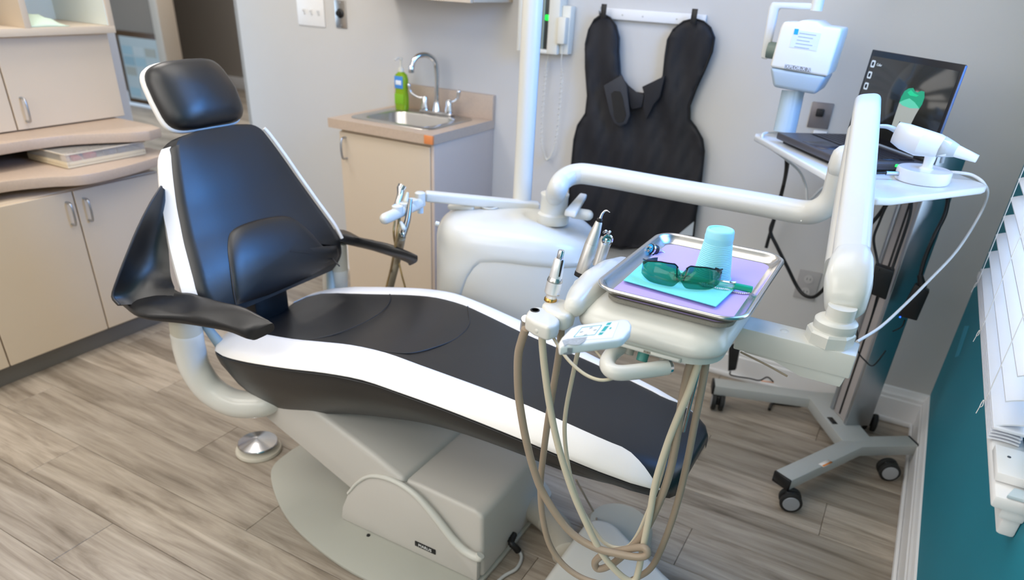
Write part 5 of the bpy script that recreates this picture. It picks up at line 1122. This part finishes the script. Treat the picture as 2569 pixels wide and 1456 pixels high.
tube('tail', [c0 - ax * .015, c0 - ax * .024 + V((.004, .004, -.002)), c0 - ax * .03 + V((.010, .004, -.005))], [.005, .003, .0015], M['steel'], cp, seg=10)
# clip with chain
clp = thing('bib_clip', 'clear bib clip with green end and silver bead chain on the tray', 'clip', on(1800, 715, z=zn))
k0, k1, k2 = on(1690, 694, z=zn + .006), on(1843, 718, z=zn + .005), on(1886, 727, z=zt + .008)
tube('clear_body', [k0, k1], .0052, mat('clear_green', 'b7ecd9', .12, trans=.7, ior=1.3), clp, smooth=False, seg=14)
tube('green_end', [k1 - (k2 - k1) * .05, k2], .0062, mat('clip_green', '0b9f7c', .35), clp, smooth=False, seg=18)
tube('alligator_jaw', [on(1680, 684, z=zn + .012), on(1700, 690, z=zn + .013), on(1730, 694, z=zn + .011)], [.001, .0022, .002], M['chrome'], clp, seg=8)
tube('alligator_jaw', [on(1808, 705, z=zn + .012), on(1830, 709, z=zn + .013), on(1844, 709, z=zn + .012)], [.0018, .0026, .0028], M['chrome'], clp, seg=8)
ct_ = crom([on(1756, 712, z=zn + .002), on(1764, 718, z=zn + .0015), on(1780, 719, z=zn + .0015), on(1800, 724, z=zn + .0015), on(1822, 727, z=zn + .0015), on(1840, 733, z=zt + .002), on(1862, 737, z=zt + .002), on(1880, 736, z=zt + .002), on(1887, 729, z=zt + .003)], 30)
acc = 0; bd = [ct_[0]]
for i in range(1, len(ct_)):
    if (ct_[i] - bd[-1]).length >= .0031: bd.append(ct_[i])
bd += [bd[0] + V((a_, b_, .0006)) for a_, b_ in ((.003, -.002), (.006, -.003), (.009, -.003), (.004, .002), (.008, .001), (.012, -.002), (.012, .0015))]
for i, p in enumerate(bd):
    if i == 0:
        vs, fs = latheg([(.0003, -.0017), (.0012, -.0012), (.0017, 0), (.0012, .0012), (.0003, .0017)], (0, 0, .0006), seg=10); bo = build('chain_bead', [v + clp.location for v in vs], fs, mat('bead_silver', 'e9e6ef', .3, .6), clp); bme = bo.data
    else: bo = bpy.data.objects.new('chain_bead', bme); COL.objects.link(bo); bo.parent = clp
    bo.location = p - clp.location
# glasses
gs = thing('safety_glasses', 'dark green tinted wraparound patient glasses lying on the aqua napkin', 'glasses', on(1708, 715, z=zn))
gm_ = mat('green_lens', '35937f', .05, trans=.92, ior=1.08, coat=.5)
gd = mat('dark_frame', '20282b', .15, trans=.35, ior=1.2)
gx0 = on(1609, 680, z=zn + .012); gx1 = on(1808, 706, z=zn + .012); gX = (gx1 - gx0); gX.z = 0; gW = gX.length; gX.normalize(); gY = V((-gX.y, gX.x, 0))
def gp(s, h):   # s in -1..1 across, h in 0..1 up the lens
    c = (gx0 + gx1) / 2 - gY * .007; c.z = zn
    bow = -.022 * (1 - abs(s) ** 2.6) + .018 * abs(s) ** 8         # wraps: centre towards viewer, ends swing back
    notch = math.exp(-(s / .10) ** 2)
    lo_ = .002 + .012 * notch + .004 * max(0, abs(s) - .75) / .25; hi = .040 - .016 * notch ** 1.0 - .012 * max(0, abs(s) - .55) ** 1.5 * 3
    z = lo_ + (hi - lo_) * h
    lean_ = .014 * h * (1 - .4 * abs(s))
    return c + gX * (s * gW / 2) + gY * (bow - .004 + lean_ + .004 * math.sin(PI * h) * -1) + V((0, 0, z))
def gshell(s0, s1, t=.0011):
    rows = []
    for i in range(25):
        s = s0 + (s1 - s0) * i / 24; r = [gp(s, k / 8) for k in range(9)]; rows.append(r + [p + gY * t for p in r[::-1]])
    return loftg(rows)
build('lens', *gshell(-1, -.05), gm_, gs, auto=60); build('lens', *gshell(.05, 1), gm_, gs, auto=60)
build('nose_bridge', *gshell(-.055, .055, .002), gm_, gs, auto=60)
for a_, b_ in ((-1, -.10), (.10, 1)):
    tube('top_rim', [gp(a_ + (b_ - a_) * i / 10, 1.0) for i in range(11)], .0013, gd, gs, seg=8)
for s in (-.13, .13): tube('nose_pad', [gp(s, .95) , gp(s * .75, .5) + gY * .004, gp(s * .6, .2) + gY * .006], .0012, gd, gs, seg=8)
for s in (-1, 1):
    e0 = gp(s, .7); tip = on(1650, 651, z=zn + .014) if s < 0 else on(1768, 671, z=zn + .014)
    mid = e0 + gY * .016 - gX * s * .006; dv = V((0, 0, .0038))
    pts = crom([e0, mid, mid.lerp(tip, .55) + gY * .003, tip], 5)
    rows = [[p + dv * .9, p + gY * .0022 + dv * .9, p + gY * .0022 - dv * .9, p - dv * .9] for p in pts]
    build('temple', *loftg(rows), mat('temple_green', '24504c', .12, trans=.5, ior=1.2) if s < 0 else gs.children[-1].data.materials[0], gs, auto=60)
